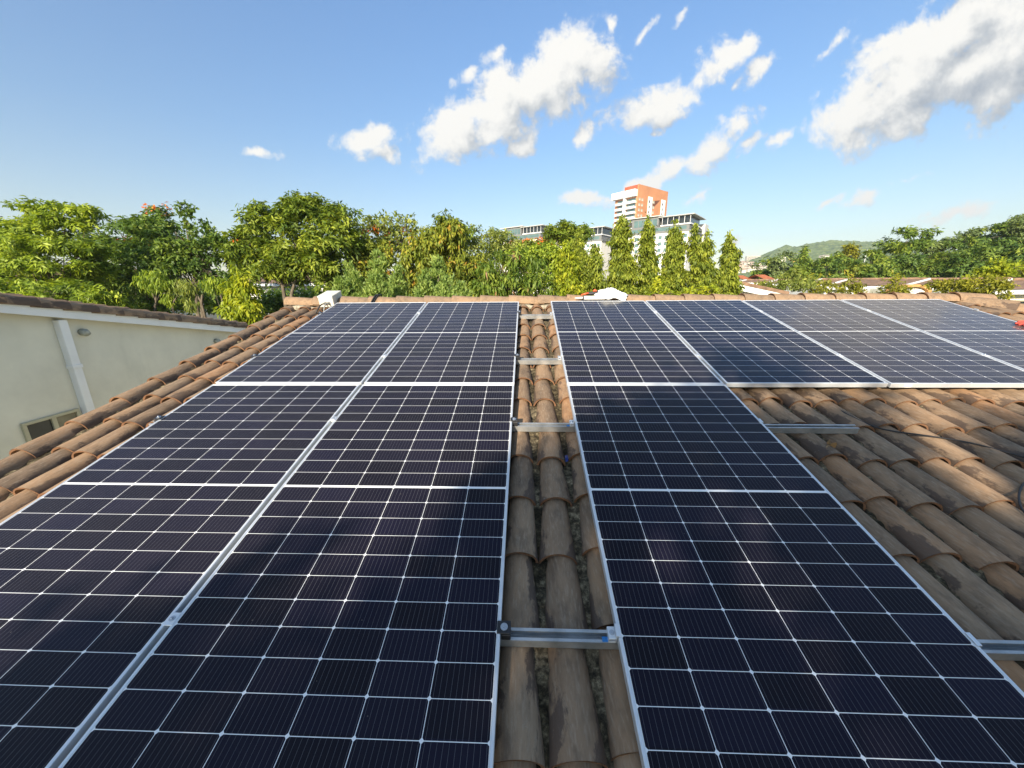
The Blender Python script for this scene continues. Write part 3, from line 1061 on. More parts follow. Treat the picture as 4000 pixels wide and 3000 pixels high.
# sealant cartridge in front of the bag
tb = slope_thing("sealant_tube", (0.36, 2.20, 0.012), "white sealant cartridge with pointed nozzle lying in front of the plastic bag", "sealant tube", rz=R_(-1))
b = MB()
b.tube([(0.06, 0, 0), (0.065, 0, 0), (0.38, 0, 0), (0.385, 0, 0)], [0.020, 0.024, 0.024, 0.021], 16)
b.build("cartridge", WHITEP, tb, True)
b = MB()
b.tube([(-0.055, 0, -0.002), (0.0, 0, 0), (0.045, 0, 0)], [0.004, 0.009, 0.014], 12)
b.build("nozzle", WHITEP, tb, True)
b = MB()
b.tube([(0.0445, 0, 0), (0.060, 0, 0)], 0.0195, 16)
b.build("collar", BLACKM, tb, True)
# drill lying behind the bag: black body, orange parts
dr = slope_thing("power_tool", (0.50, RIDGE_Y + 0.02, -0.004), "black and orange hand tool lying on the ridge, half under the white bag", "power tool")
ORG = plain("orange_plastic", (0.75, 0.12, 0.04), 0.4, 0, 0.08, 20)
b = MB()
b.tube([(-0.07, 0, 0.020), (-0.02, 0, 0.028), (0.10, 0.0, 0.036), (0.16, 0, 0.036)], [0.012, 0.020, 0.026, 0.022], 12)
b.build("body", BLACKM, dr, True)
b = MB()
b.tube([(-0.10, -0.02, 0.018), (-0.05, -0.022, 0.032), (-0.005, -0.02, 0.042)], [0.007, 0.011, 0.009], 10)
b.build("grip", ORG, dr, True)
b = MB()
b.tube([(0.055, 0, 0.060), (0.075, 0, 0.073), (0.10, 0, 0.062)], [0.010, 0.016, 0.010], 10)
b.build("knob", ORG, dr, True)

# red glove on the far right panel
gl_p = onz(3958, 1268, 0.0)
gv = slope_thing("red_glove", (gl_p[0], gl_p[1], 0.001), "red work glove with spread fingers resting on the far right panel", "glove")
REDG = plain("red_rubber", (0.62, 0.075, 0.05), 0.5, 0, 0.12, 30, bstr=0.3)
gmesh_v, gmesh_e, gmesh_r = [], [], []


def chain(pts, rads, root=None):
    prev = root
    for p, r in zip(pts, rads):
        gmesh_v.append(p)
        gmesh_r.append(r)
        if prev is not None:
            gmesh_e.append((prev, len(gmesh_v) - 1))
        prev = len(gmesh_v) - 1
    return prev


chain([(0.20, -0.035, 0.026), (0.145, -0.032, 0.022)], [0.034, 0.031])          # wrist, palm
for pts in ([(0.115, -0.002, 0.020), (0.075, 0.004, 0.022), (0.04, 0.004, 0.017), (0.008, -0.002, 0.011)],
            [(0.108, -0.024, 0.021), (0.066, -0.026, 0.024), (0.03, -0.030, 0.018), (0.002, -0.036, 0.011)],
            [(0.110, -0.046, 0.020), (0.075, -0.054, 0.022), (0.040, -0.062, 0.017), (0.016, -0.068, 0.011)],
            [(0.118, -0.066, 0.018), (0.090, -0.080, 0.018), (0.066, -0.092, 0.014), (0.050, -0.100, 0.010)],
            [(0.165, 0.010, 0.018), (0.138, 0.036, 0.017), (0.108, 0.050, 0.013), (0.090, 0.054, 0.010)]):
    chain(pts, [0.0125, 0.0112, 0.0105, 0.0088], 1 if pts[0][0] < 0.15 else 0)
me = bpy.data.meshes.new("shell")
me.from_pydata(gmesh_v, gmesh_e, [])
go_ = bpy.data.objects.new("shell", me)
COL.objects.link(go_)
go_.parent = gv
sk = go_.modifiers.new("skin", 'SKIN')
sk.use_smooth_shade = True
for v_, r in zip(me.skin_vertices[0].data, gmesh_r):
    v_.radius = (r, r)
me.skin_vertices[0].data[0].use_root = True
go_.modifiers.new("sub", 'SUBSURF').levels = 2
go_.modifiers["sub"].render_levels = 2
me.materials.append(REDG)
#SECTION2
# ------------------------------------------------------------------ neighbouring house at the left
def onX(u, v, X):
    d = wray(u, v)
    return CAM_W + d * ((X - CAM_W[0]) / d[0])


NX = -6.0
nh = empty("neighbour_house", (NX - 2.5, 2.0, GZ))
tag(nh, "pale green house at the left with white rake board and brown tile verge", "house")
NL = np.array(nh.location)
p0, p1 = onX(0, 1181, NX + 0.12), onX(905, 1274, NX + 0.12)
q0, q1 = onX(0, 1222, NX + 0.12), onX(905, 1298, NX + 0.12)
rd = (p0 - p1) / np.linalg.norm(p0 - p1)            # up the rake, towards the viewer
fh = 0.5 * ((p0 - q0)[2] + (p1 - q1)[2])
pe = p1 - rd * 0.35
ps = p1 + rd * 6.5
up = np.array([0, 0, 1.0])
mb = MB()
mb.prism([pe - NL, ps - NL, ps - up * fh - NL, pe - up * fh - NL], None, (-0.035, 0, 0))
mb.build("rake_board", WHITEP, nh)
mb = MB()
wz = fh * 0.55
mb.prism([(NX, pe[1] - .05, GZ), (NX, ps[1], GZ), (NX, ps[1], ps[2] - wz), (NX, pe[1] - .05, pe[2] - wz)], None, (-7, 0, 0))
mb.v = [tuple(np.array(p) - NL) for p in mb.v]
mb.build("wall", WALLG, nh)
tv2, tf2, tc2 = [], [], []
nrm = np.cross(rd, np.array([1.0, 0, 0]))
if nrm[2] < 0:
    nrm = -nrm
ex2 = np.array([1.0, 0, 0])
for c in range(0, 14):
    for k in range(0, 22):
        A = pe + rd * (0.288 * k - 0.05 + rng.uniform(-.008, .008)) + ex2 * (-0.060 - 0.185 * c + rng.uniform(-.006, .006)) + nrm * 0.030
        hh = 0.105 if c == 0 else 0.078
        if c == 0:
            A = A - nrm * 0.055
        barrel(tv2, tf2, tc2, A - NL, ex2, rd, nrm, 0.37, 0.092, 0.078, hh + .02, hh, 0.014, 0.2 + 0.35 * rng.random(), 10, 0.016)
mesh_obj("roof", tv2, tf2, TILE, nh, True, {'tile': ('FLOAT_COLOR', tc2)})
mb = MB()
mb.prism([pe - NL, ps - NL, ps + nrm * .02 - NL, pe + nrm * .02 - NL], None, (-7, 0, 0))
mb.build("roof_deck", MORTAR, nh)
# downpipe
a0, a1 = onX(226, 1251, NX + .09), onX(263, 1251, NX + .09)
wd = abs(a1[1] - a0[1])
yc = 0.5 * (a0[1] + a1[1])
mb = MB()
yc = onX(246, 1249, NX + .09)[1]
mb.box(NX - NL[0] + 0.001, NX - NL[0] + 0.085, yc - wd / 2 - NL[1], yc + wd / 2 - NL[1], 0, a0[2] - GZ, 0.006)
dp = mb.build("downpipe", WHITEP, nh)
zb_ = onX(298, 1432, NX + .09)[2]
mb = MB()
mb.box(NX - NL[0] + 0.001, NX - NL[0] + 0.094, yc - wd / 2 - .008 - NL[1], yc + wd / 2 + .008 - NL[1], zb_ - GZ - .022, zb_ - GZ + .022, 0.003)
mb.build("pipe_bracket", WHITEP, dp)
# window
w0, w1 = onX(75, 1658, NX), onX(296, 1594, NX)
y0w, y1w = w0[1], w1[1] + 0.01
zt_ = 0.5 * (w0[2] + w1[2])
hw = 0.62
fr = MB()
X0 = NX - NL[0]


def nbox(mb_, xa, xb, ya, yb_, za, zb__, bev=0.0):
    mb_.box(X0 + xa, X0 + xb, ya - NL[1], yb_ - NL[1], za - GZ, zb__ - GZ, bev)


ft = 0.035
nbox(fr, 0.002, 0.03, y0w, y1w, zt_ - ft, zt_, .004)
nbox(fr, 0.002, 0.03, y0w, y1w, zt_ - hw, zt_ - hw + ft, .004)
nbox(fr, 0.002, 0.0295, y0w, y0w + ft, zt_ - hw + ft, zt_ - ft)
nbox(fr, 0.002, 0.0295, y1w - ft, y1w, zt_ - hw + ft, zt_ - ft)
ym = y0w + (y1w - y0w) * 0.52
nbox(fr, 0.002, 0.0265, ym - 0.022, ym + 0.022, zt_ - hw + ft, zt_ - ft)
wf = fr.build("window", plain("beige_window_frame", (0.46, 0.43, 0.30), 0.5, 0, 0.08, 6), nh)
mb = MB()
nbox(mb, 0.001, 0.006, y0w + ft, ym - 0.022, zt_ - hw + ft, zt_ - ft)
mb.build("pane", DARKG, wf)
mb = MB()
nbox(mb, 0.001, 0.012, ym + 0.022, y1w - ft, zt_ - hw + ft, zt_ - ft)
mb.build("pane", plain("lit_pane_glass", (0.20, 0.18, 0.12), 0.15, 0, 0.2, 5), wf)  # this pane's brownish lit look is put into its glass colour
for (u, v) in ((318, 1297), (842, 1332)):
    c = onX(u, v, NX)
    mb = MB()
    k_ = 0.045
    mb.tube([c + np.array([0.001, 0, 0]) - NL, c + np.array([0.05, 0, -0.004]) - NL, c + np.array([0.075, 0, -0.03]) - NL], [k_, k_, k_ * .8], 12)
    mb.build("vent_hood", plain("grey_vent", (0.38, 0.39, 0.34), 0.7, 0, 0.2, 20), nh, True)

# ------------------------------------------------------------------ vegetation
LEAFSETS = {
    'light': [(0.0, (0.077, 0.128, 0.020)), (0.45, (0.211, 0.301, 0.036)), (1.0, (0.435, 0.512, 0.058))],
    'mid': [(0.0, (0.051, 0.096, 0.018)), (0.5, (0.166, 0.237, 0.031)), (1.0, (0.371, 0.422, 0.051))],
    'dark': [(0.0, (0.036, 0.077, 0.019)), (0.5, (0.113, 0.192, 0.038)), (1.0, (0.269, 0.346, 0.064))],
    'olive': [(0.0, (0.083, 0.122, 0.026)), (0.5, (0.224, 0.275, 0.058)), (1.0, (0.397, 0.435, 0.096))],
    'rust': [(0.0, (0.070, 0.109, 0.020)), (0.5, (0.211, 0.262, 0.036)), (0.85, (0.384, 0.384, 0.044)), (1.0, (0.435, 0.243, 0.051))],
    'mango': [(0.0, (0.045, 0.090, 0.015)), (0.5, (0.147, 0.224, 0.033)), (0.88, (0.307, 0.371, 0.058)), (0.95, (0.307, 0.218, 0.090)), (1.0, (0.346, 0.179, 0.090))],
    'lime': [(0.0, (0.108, 0.155, 0.014)), (0.5, (0.284, 0.351, 0.024)), (1.0, (0.486, 0.486, 0.034))],
    'ashoka': [(0.0, (0.070, 0.110, 0.018)), (0.5, (0.220, 0.275, 0.034)), (1.0, (0.40, 0.43, 0.052))],
    'thuja': [(0.0, (0.085, 0.150, 0.040)), (0.5, (0.235, 0.335, 0.080)), (1.0, (0.40, 0.48, 0.13))],
    'far': [(0.0, (0.044, 0.090, 0.023)), (0.5, (0.134, 0.218, 0.038)), (1.0, (0.346, 0.410, 0.064))],
    'fargrey': [(0.0, (0.070, 0.115, 0.051)), (0.5, (0.179, 0.243, 0.090)), (1.0, (0.333, 0.397, 0.141))],
    'bush': [(0.0, (0.095, 0.108, 0.016)), (0.5, (0.230, 0.243, 0.027)), (1.0, (0.392, 0.365, 0.041))],
    'orange': [(0.0, (0.42, 0.075, 0.012)), (0.5, (0.62, 0.15, 0.02)), (1.0, (0.70, 0.26, 0.05))],
}


def leafmat(k):
    return leaf_material(k + "_leaves", LEAFSETS[k], 0.25 if k == 'orange' else 0.40)


def unit(v):
    return v / (np.linalg.norm(v, axis=-1, keepdims=True) + 1e-9)


def leaf_mesh(name, C, NRM, mode, L, Wd, kper, mat, parent, origin, tone0=None, spread=0.5):
    """C cluster centres (n,3), NRM outward normals, L and Wd leaf length and width in metres"""
    n = len(C)
    K = kper
    C = np.repeat(C, K, 0)
    Nn = np.repeat(NRM, K, 0)
    r = rng.normal(size=(n * K, 3))
    th = rng.uniform(0, 2 * np.pi, n * K)
    upv = np.array([0, 0, 1.0])
    if mode == 'flat':
        ax = unit(0.75 * upv + 0.75 * Nn + 0.25 * np.repeat(rng.normal(size=(n, 3)), K, 0))
        a = unit(np.cross(ax, r))
        d = unit(a + ax * rng.uniform(-0.25, 0.22, (n * K, 1)))
        fn = unit(ax + 0.25 * r)
    elif mode == 'droop':
        d = unit(Nn * 0.55 + np.array([0, 0, -0.85]) + 0.42 * r)
        fn = unit(Nn + upv * 0.5 + 0.5 * rng.normal(size=r.shape))
    elif mode == 'weep':
        d = unit(Nn * 0.25 + np.array([0, 0, -1.0]) + 0.28 * r)
        fn = unit(Nn + 0.6 * rng.normal(size=r.shape))
    elif mode == 'plume':
        d = unit(Nn * 0.55 + np.array([0, 0, 0.8]) + 0.40 * r)
        fn = unit(Nn + 0.5 * rng.normal(size=r.shape))
    else:
        d = unit(Nn * 0.5 + upv * 0.15 + 0.8 * r)
        fn = unit(Nn + upv * 0.5 + 0.7 * rng.normal(size=r.shape))
    sidev = unit(np.cross(fn, d))
    ln = L * rng.uniform(0.65, 1.25, (n * K, 1))
    wd = Wd * rng.uniform(0.7, 1.2, (n * K, 1)) * 0.5
    base = C + rng.normal(size=r.shape) * L * spread * 0.6
    fold = unit(np.cross(d, sidev)) * wd * 0.35
    mid = base + d * ln * 0.45
    v0 = base
    v1 = mid + sidev * wd + fold
    v2 = base + d * ln + np.array([0, 0, -1.0]) * ln * (0.16 if mode != 'plume' else 0.0)
    v3 = mid - sidev * wd + fold
    V = np.stack([v0, v1, v2, v3], 1).reshape(-1, 3) - origin
    F = np.arange(n * K * 4).reshape(-1, 4)
    tone = rng.normal(0.52, 0.17, n)
    if tone0 is not None:
        tone = tone + tone0
    tone = np.clip(np.repeat(tone, K) + rng.normal(0, 0.10, n * K), 0, 1)
    return mesh_obj(name, V, F, mat, parent, False, {'tone': ('FLOAT', np.repeat(tone, 4))})


def sample_blobs(B, n, shell=0.35, lowcut=None):
    """B (m,6) centre + radii -> n points in the outer part of the blobs, with normals"""
    B = np.asarray(B, float)
    area = B[:, 3] * B[:, 5] + B[:, 3] * B[:, 4] + B[:, 4] * B[:, 5]
    idx = rng.choice(len(B), n, p=area / area.sum())
    d = unit(rng.normal(size=(n, 3)))
    rad = 1 - np.abs(rng.normal(0, shell, (n, 1)))
    rad = np.clip(rad, 0.05, 1.12)
    c = B[idx, :3] + d * rad * B[idx, 3:]
    return c, unit(d / B[idx, 3:]), idx


def split_blobs(B, n, frac, flat):
    """break every blob into n smaller, flatter ones near its surface"""
    out = []
    for b in B:
        for _ in range(n):
            d = rng.normal(size=3)
            d /= np.linalg.norm(d)
            rr = rng.uniform(0.45, 0.92)
            f = frac * rng.uniform(0.7, 1.3)
            out.append([b[0] + d[0] * b[3] * rr, b[1] + d[1] * b[4] * rr, b[2] + d[2] * b[5] * rr, b[3] * f, b[4] * f, max(b[5], b[3] * .5) * f * flat])
    return np.array(out)


KIND = {   # mode, leaf length px, width px, leaves per cluster, pieces per blob, piece size, flatness, cover
    'flat': ('flat', 21, 6.5, 9, 14, 0.44, 0.5, 5.6),
    'round': ('round', 14, 8, 7, 11, 0.42, 0.75, 4.4),
    'droop': ('droop', 16, 6, 8, 14, 0.44, 0.9, 8.0),
    'mast': ('droop', 13.5, 5.5, 8, 24, 0.30, 0.9, 9.0),
    'mango': ('droop', 25, 6.5, 9, 10, 0.36, 0.8, 3.8),
    'weep': ('weep', 18, 4, 6, 12, 0.36, 1.0, 3.2),
    'plume': ('plume', 14, 5.5, 8, 12, 0.32, 1.3, 5.0),
    'fine': ('round', 13, 5, 7, 10, 0.42, 0.6, 2.6),
    'far': ('flat', 20, 8, 7, 9, 0.42, 0.6, 3.4),
}


def tree(name, label, Y, blobs, kind, leaf, group=None, cat="tree", trunks=None, blossom=0, ysq=0.75, bright=1.0, gz=GZ, cover=1.0, lean=0.0, trunk_r=None, back=True, sizef=1.0):
    """blobs in photograph pixels (cx, cy, rx, ry) at depth Y"""
    s = mpp(Y)
    B = []
    for i, (cx, cy, rx, ry) in enumerate(blobs):
        dy = rng.uniform(-0.35, 0.35) * rx * s if len(blobs) > 1 else 0
        c = at(cx, cy, Y + dy)
        B.append([c[0], c[1], c[2], rx * s, rx * s * ysq, ry * s])
    B = np.array(B)
    mode, lp, wp, kper, npc, fr_, fl, cov = KIND[kind]
    lp, wp = lp * sizef, wp * sizef
    cx = np.average(B[:, 0], weights=B[:, 3])
    root = empty(name, (cx, Y, gz))
    tag(root, label, cat, group)
    org = np.array(root.location)
    SB = split_blobs(B, npc, fr_, fl)
    area = sum(math.pi * b[2] * b[3] for b in blobs)
    n = int(cov * cover * area / (lp * wp * 0.55) / kper)
    C, NR, idx = sample_blobs(SB, n, 0.45)
    # coherent light and dark clumps
    ctone = rng.normal(0, 0.11, len(SB))[idx]
    leaf_mesh("crown", C, NR, mode, lp * s, wp * s, kper, leafmat(leaf), root, org, ctone)
    if blossom:
        top = SB[SB[:, 2] > np.quantile(B[:, 2], 0.35)]
        Cb, Nb, _ = sample_blobs(top[rng.choice(len(top), min(len(top), max(2, int(blossom / 9))), replace=False)], blossom, 0.12)
        Cb[:, 2] += 0.3 * lp * s
        leaf_mesh("blossom", Cb, Nb, 'round', lp * s * 0.6, wp * s * 1.1, 5, leafmat('orange'), root, org)
    # trunk and limbs
    mb = MB()
    H = B[:, 2].max() - gz
    tr = trunk_r or max(0.05, H * 0.016)
    if trunks is None:
        trunks = [None]
    for tk in trunks:
        if tk is None:
            low = B[np.argmin(B[:, 2])]
            mid = np.average(B[:, :3], axis=0, weights=B[:, 3])
            base = np.array([mid[0] - lean, Y, gz])
            pts = [base, base * 0.6 + mid * 0.4 + np.array([tr, 0, 0]), mid]
            fork = pts[1]
            rr = tr
        else:
            pts = [at(u, v, Y) for u, v in tk[0]]
            pts = [np.array([pts[0][0], Y, gz])] + pts
            fork = pts[-2] if len(pts) > 2 else pts[-1]
            rr = tk[1] * s
        k = len(pts)
        rr *= 0.7
        mb.tube(smooth_curve(pts, 5), [rr * (1.15 - 0.75 * i / (5 * (k - 1))) for i in range(5 * (k - 1) + 1)], 8)
        for b in B[rng.permutation(len(B))[:9]]:
            e = b[:3] + np.array([0, 0, b[5] * 0.2])
            m_ = 0.5 * (fork + e) + np.array([rng.uniform(-.1, .1) * b[3], 0, 0.25 * b[5]])
            mb.tube(smooth_curve([fork, m_, e], 4), [rr * 0.36 * (1 - 0.085 * i) for i in range(9)], 6)
    # twigs carrying the pieces
    for b in SB[rng.permutation(len(SB))[:40]]:
        j = np.argmin(np.linalg.norm(B[:, :3] - b[:3], axis=1))
        mb.tube([B[j, :3], 0.5 * (B[j, :3] + b[:3]) + np.array([0, 0, .08 * b[3]]), b[:3]], [rr * .28, rr * .18, rr * .08], 5)
    mb.v = [tuple(np.array(p) - org) for p in mb.v]
    mb.build("trunk", BARK, root, True)
    return root


G1 = "garden trees behind the roof on the left"
# --- left bank, far to near
tree("flame_tree", "dark flame tree with red blossoms on top, second from the photo's left edge", 21, [(480, 930, 130, 90), (600, 890, 100, 70), (520, 1030, 160, 110), (420, 1080, 130, 110), (640, 1000, 110, 110)], 'flat', 'dark', G1, blossom=60)
tree("pinnate_tree", "light green spreading tree at the photo's left edge with feathery branch tips against the sky", 15,
     [(40, 930, 130, 90), (150, 900, 120, 65), (255, 850, 110, 48), (345, 845, 60, 38), (130, 810, 60, 26), (190, 1000, 180, 80), (60, 1090, 150, 90), (290, 1010, 120, 80), (330, 1110, 130, 80), (180, 1130, 160, 70), (-60, 1010, 120, 150)], 'flat', 'light', G1)
tree("pinnate_tree", "low bright green shrubby tree just above the neighbour's tile verge", 11, [(230, 1150, 130, 60), (380, 1160, 90, 50), (100, 1140, 110, 60)], 'flat', 'light', G1)
tree("round_leaf_tree", "dark round-leaved tree with a thin spiky top, left of the big domed tree", 17.5,
     [(690, 930, 90, 110), (720, 835, 35, 45), (620, 900, 70, 70), (800, 930, 70, 80), (860, 980, 55, 80), (720, 1050, 130, 90), (600, 1030, 90, 90), (830, 1080, 80, 80)], 'round', 'dark', G1, trunks=[([(775, 1240), (770, 1120), (765, 1000)], 11), ([(790, 1240), (800, 1100), (830, 1010)], 8), ([(800, 1230), (770, 1150), (720, 1080)], 7)])
tree("weeping_tree", "small weeping bottlebrush tree above the neighbour's roof, left one", 12.5, [(610, 1105, 60, 45), (570, 1085, 40, 30), (655, 1140, 30, 50)], 'weep', 'light', G1, trunks=[([(613, 1240), (610, 1180), (607, 1120)], 7)])
tree("weeping_tree", "small weeping bottlebrush tree with pale drooping branch tips, middle one above the neighbour's roof", 12.5, [(725, 1120, 45, 40), (750, 1160, 28, 55), (690, 1120, 28, 26)], 'weep', 'olive', G1, trunks=[([(680, 1240), (690, 1160), (715, 1110)], 6)])
tree("weeping_tree", "weeping yellowish tree between the dark round-leaved tree and the lime drooping tree", 12, [(830, 1110, 45, 35), (880, 1120, 40, 32)], 'weep', 'light', G1)
# big domed tree
tree("tulip_tree", "big domed flame tree with few orange flowers, tallest on the left side", 18,
     [(1190, 870, 150, 95), (1080, 880, 110, 80), (1290, 880, 100, 80), (1000, 950, 110, 70), (1120, 970, 150, 80), (1280, 980, 110, 90), (960, 1010, 90, 60), (930, 940, 40, 40), (1060, 1040, 110, 50), (1330, 1020, 70, 70), (1250, 1060, 60, 50), (1200, 815, 100, 45), (1340, 850, 55, 55), (930, 990, 70, 60), (1000, 1060, 80, 45), (1370, 930, 40, 60), (1160, 1070, 90, 40), (1300, 1090, 60, 50), (1100, 850, 90, 60)], 'flat', 'mid', G1, blossom=26,
     trunks=[([(1120, 1210), (1105, 1120), (1090, 1000)], 13), ([(1140, 1200), (1150, 1110), (1180, 1020), (1200, 940)], 10), ([(1300, 1160), (1290, 1060), (1285, 960)], 12)])
tree("flame_tree", "thin-crowned flame tree with orange blossom and a pale forked trunk showing", 21,
     [(1430, 900, 80, 50), (1530, 870, 80, 42), (1590, 890, 60, 40), (1470, 960, 80, 50), (1400, 970, 60, 60), (1620, 930, 60, 40), (1540, 950, 70, 40)], 'fine', 'olive', G1, blossom=60, trunks=[([(1568, 1060), (1580, 990), (1595, 930)], 8), ([(1575, 1040), (1560, 960), (1530, 910)], 6)], sizef=1.3)
tree("red_leaf_tree", "rusty green tree between the big domed tree and the pale forked trunk", 19, [(1440, 1000, 90, 90), (1400, 1060, 80, 80), (1520, 1040, 70, 80), (1500, 1090, 80, 70)], 'round', 'rust', G1)
tree("yellowing_tree", "tall tree with yellow and red tinted leaves right of the pale forked trunk", 17, [(1700, 960, 110, 75), (1760, 910, 80, 60), (1660, 1020, 90, 90), (1790, 1000, 90, 90), (1730, 1080, 110, 90), (1840, 1070, 80, 80), (1640, 1090, 60, 70)], 'droop', 'rust', G1)
tree("mango_tree", "bright green tree top rising behind the yellowing tree", 23, [(1770, 885, 55, 28), (1740, 900, 50, 30), (1800, 905, 40, 30)], 'mango', 'light', G1)
tree("acacia_tree", "pale olive thin-leaved acacia behind the mango tree", 24, [(1900, 930, 100, 50), (1965, 940, 60, 45), (1860, 970, 70, 50), (1950, 990, 100, 60), (2030, 985, 50, 40)], 'fine', 'olive', G1)
tree("flame_tree", "flame tree with orange flowers below the left hotel's roof", 27, [(2060, 968, 80, 22), (2120, 965, 50, 22), (2000, 972, 60, 22), (2080, 990, 90, 35)], 'flat', 'mid', G1, blossom=90)
tree("broadleaf_tree", "fresh green round tree right of the mango tree, under the left hotel", 20, [(2060, 1010, 90, 50), (2120, 995, 70, 45), (2140, 1040, 60, 60), (2040, 1040, 60, 60), (2110, 1090, 70, 70), (2170, 1000, 40, 45)], 'round', 'light', G1)
tree("mango_tree", "dark mango tree with long drooping leaves and reddish tips near the bare tile strip", 12, [(1960, 1050, 90, 75), (2050, 1060, 80, 70), (1900, 1090, 70, 60), (1980, 1130, 120, 50), (2090, 1120, 70, 50), (2000, 1000, 60, 35)], 'mango', 'mango', G1)
tree("pinnate_tree", "dark feathery tree top between the left and middle hotels", 26, [(2205, 890, 58, 42), (2240, 910, 50, 40), (2170, 920, 40, 35), (2210, 940, 60, 40), (2290, 920, 30, 28)], 'flat', 'mid', G1, sizef=0.8)
# dark understory and hedges that close the view under the crowns
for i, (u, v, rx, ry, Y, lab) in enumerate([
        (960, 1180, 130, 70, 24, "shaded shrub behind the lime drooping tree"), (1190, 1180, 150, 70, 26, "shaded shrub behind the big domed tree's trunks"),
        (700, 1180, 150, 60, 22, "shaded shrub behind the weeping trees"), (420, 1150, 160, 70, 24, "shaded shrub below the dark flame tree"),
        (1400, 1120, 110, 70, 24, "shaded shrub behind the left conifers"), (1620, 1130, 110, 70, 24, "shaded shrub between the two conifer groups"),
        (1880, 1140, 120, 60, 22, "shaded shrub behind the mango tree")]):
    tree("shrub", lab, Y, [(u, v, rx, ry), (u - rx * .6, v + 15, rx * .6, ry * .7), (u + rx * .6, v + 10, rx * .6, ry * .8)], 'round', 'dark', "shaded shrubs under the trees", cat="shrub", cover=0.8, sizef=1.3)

# lime drooping young tree by the neighbour's gable
tree("young_mast_tree", "lime green drooping young tree standing at the end of the neighbour's gable", 7.2,
     [(945, 1080, 28, 40), (935, 1140, 48, 55), (965, 1130, 45, 45), (930, 1210, 60, 70), (985, 1210, 55, 60), (950, 1280, 70, 60), (1000, 1270, 40, 50), (905, 1180, 30, 50)], 'droop', 'lime', "mast trees with drooping leaves", sizef=1.25, cover=0.9)

# conifers
GC = "bluish green conifers behind the ridge"
for (cx, top, w_, Y, lab) in [
        (1480, 985, 130, 11.0, "tallest plume of bluish conifer behind the left roof ridge"),
        (1365, 1030, 110, 11.5, "rounded conifer right of the pale trunk, left of the tallest conifer"),
        (1390, 1075, 120, 9.8, "low conifer just above the ridge, right of the junction box"),
        (1555, 1050, 90, 10.4, "narrow conifer at the right of the left conifer group"),
        (1330, 1095, 90, 9.4, "leftmost conifer behind the junction box"),
        (1470, 1085, 130, 9.2, "broad low conifer in front of the tallest conifer"),
        (1712, 1015, 140, 11.0, "tall conifer in the middle of the tree row, second conifer group"),
        (1660, 1065, 110, 10.2, "bushy conifer left of the second group's tall conifer"),
        (1800, 1120, 120, 9.4, "low round conifer right of the second group, beside the mango tree"),
        (1740, 1095, 110, 9.6, "low conifer in front of the second group's tall conifer")]:
    bot = 1185
    bl = []
    nn_ = 6
    for i in range(nn_):
        f = i / (nn_ - 1)
        cy = top + 16 + (bot - top - 10) * f
        rw = w_ * (0.16 + 0.34 * f)
        bl.append((cx, cy, rw, 26))
        if i > 0:
            for _ in range(2):
                bl.append((cx + rng.uniform(-.8, .8) * rw, cy + rng.uniform(-14, 14), rw * .45, 30))
    tree("conifer", lab, Y, bl, 'plume', 'thuja', GC, cat="conifer")

# mast trees (narrow, drooping)
GM = "mast trees with drooping leaves"
for (cx, top, wt, wb, Y, leaf, lab) in [
        (2212, 935, 60, 150, 14.0, 'lime', "yellow green mast tree, leftmost of the row before the hotels"),
        (2255, 898, 46, 120, 17.0, 'ashoka', "mast tree directly left of the middle hotel"),
        (2318, 955, 46, 130, 15.0, 'ashoka', "short mast tree in front of the middle hotel"),
        (2432, 836, 50, 165, 16.0, 'ashoka', "tallest mast tree, in front of the orange and white tower's left side"),
        (2530, 848, 44, 105, 16.2, 'ashoka', "dark slender mast tree below the orange tower"),
        (2636, 870, 60, 118, 16.0, 'ashoka', "mast tree with thin patches in front of the right hotel's windows"),
        (2740, 885, 66, 150, 15.4, 'ashoka', "bushy double-topped mast tree covering the right hotel's white end"),
        (2848, 908, 46, 95, 15.4, 'ashoka', "last mast tree of the row on the right, alone against the sky")]:
    bot = 1195
    bl = []
    nn_ = 13
    ph = rng.uniform(0, 6)
    for i in range(nn_):
        f = i / (nn_ - 1)
        cy = top + 14 + (bot - top - 14) * f
        rw = 0.45 * (wt * (0.35 + 0.65 * min(1, f * 5)) + (wb - wt) * f ** 0.75) * (1 + 0.10 * math.sin(ph + f * 17))
        off = 0.10 * rw * math.sin(ph * 2 + f * 9)
        if "double" in lab and i < 3:
            bl += [(cx - 24, cy - 8, rw * .55, 24), (cx + 26, cy + 14, rw * .5, 22)]
            continue
        bl.append((cx + off, cy, rw * 0.98, 26))
        if i > 1:
            bl.append((cx + off + rng.choice([-1, 1]) * rw * .45, cy + rng.uniform(-10, 10), rw * .45, 20))
    tree("mast_tree", lab, Y, bl, 'mast', leaf, GM, trunk_r=0.05, ysq=0.9)
tree("golden_shrub", "yellow green shrub at the foot of the double-topped mast tree", 12, [(2720, 1135, 40, 28), (2770, 1140, 45, 25), (2690, 1150, 30, 20), (2610, 1150, 30, 18)], 'round', 'lime', None, cat="shrub")
tree("golden_shrub", "small golden shrub between the dark slender and thin-patched mast trees", 13, [(2575, 1110, 20, 36), (2560, 1140, 25, 25)], 'round', 'lime', None, cat="shrub")

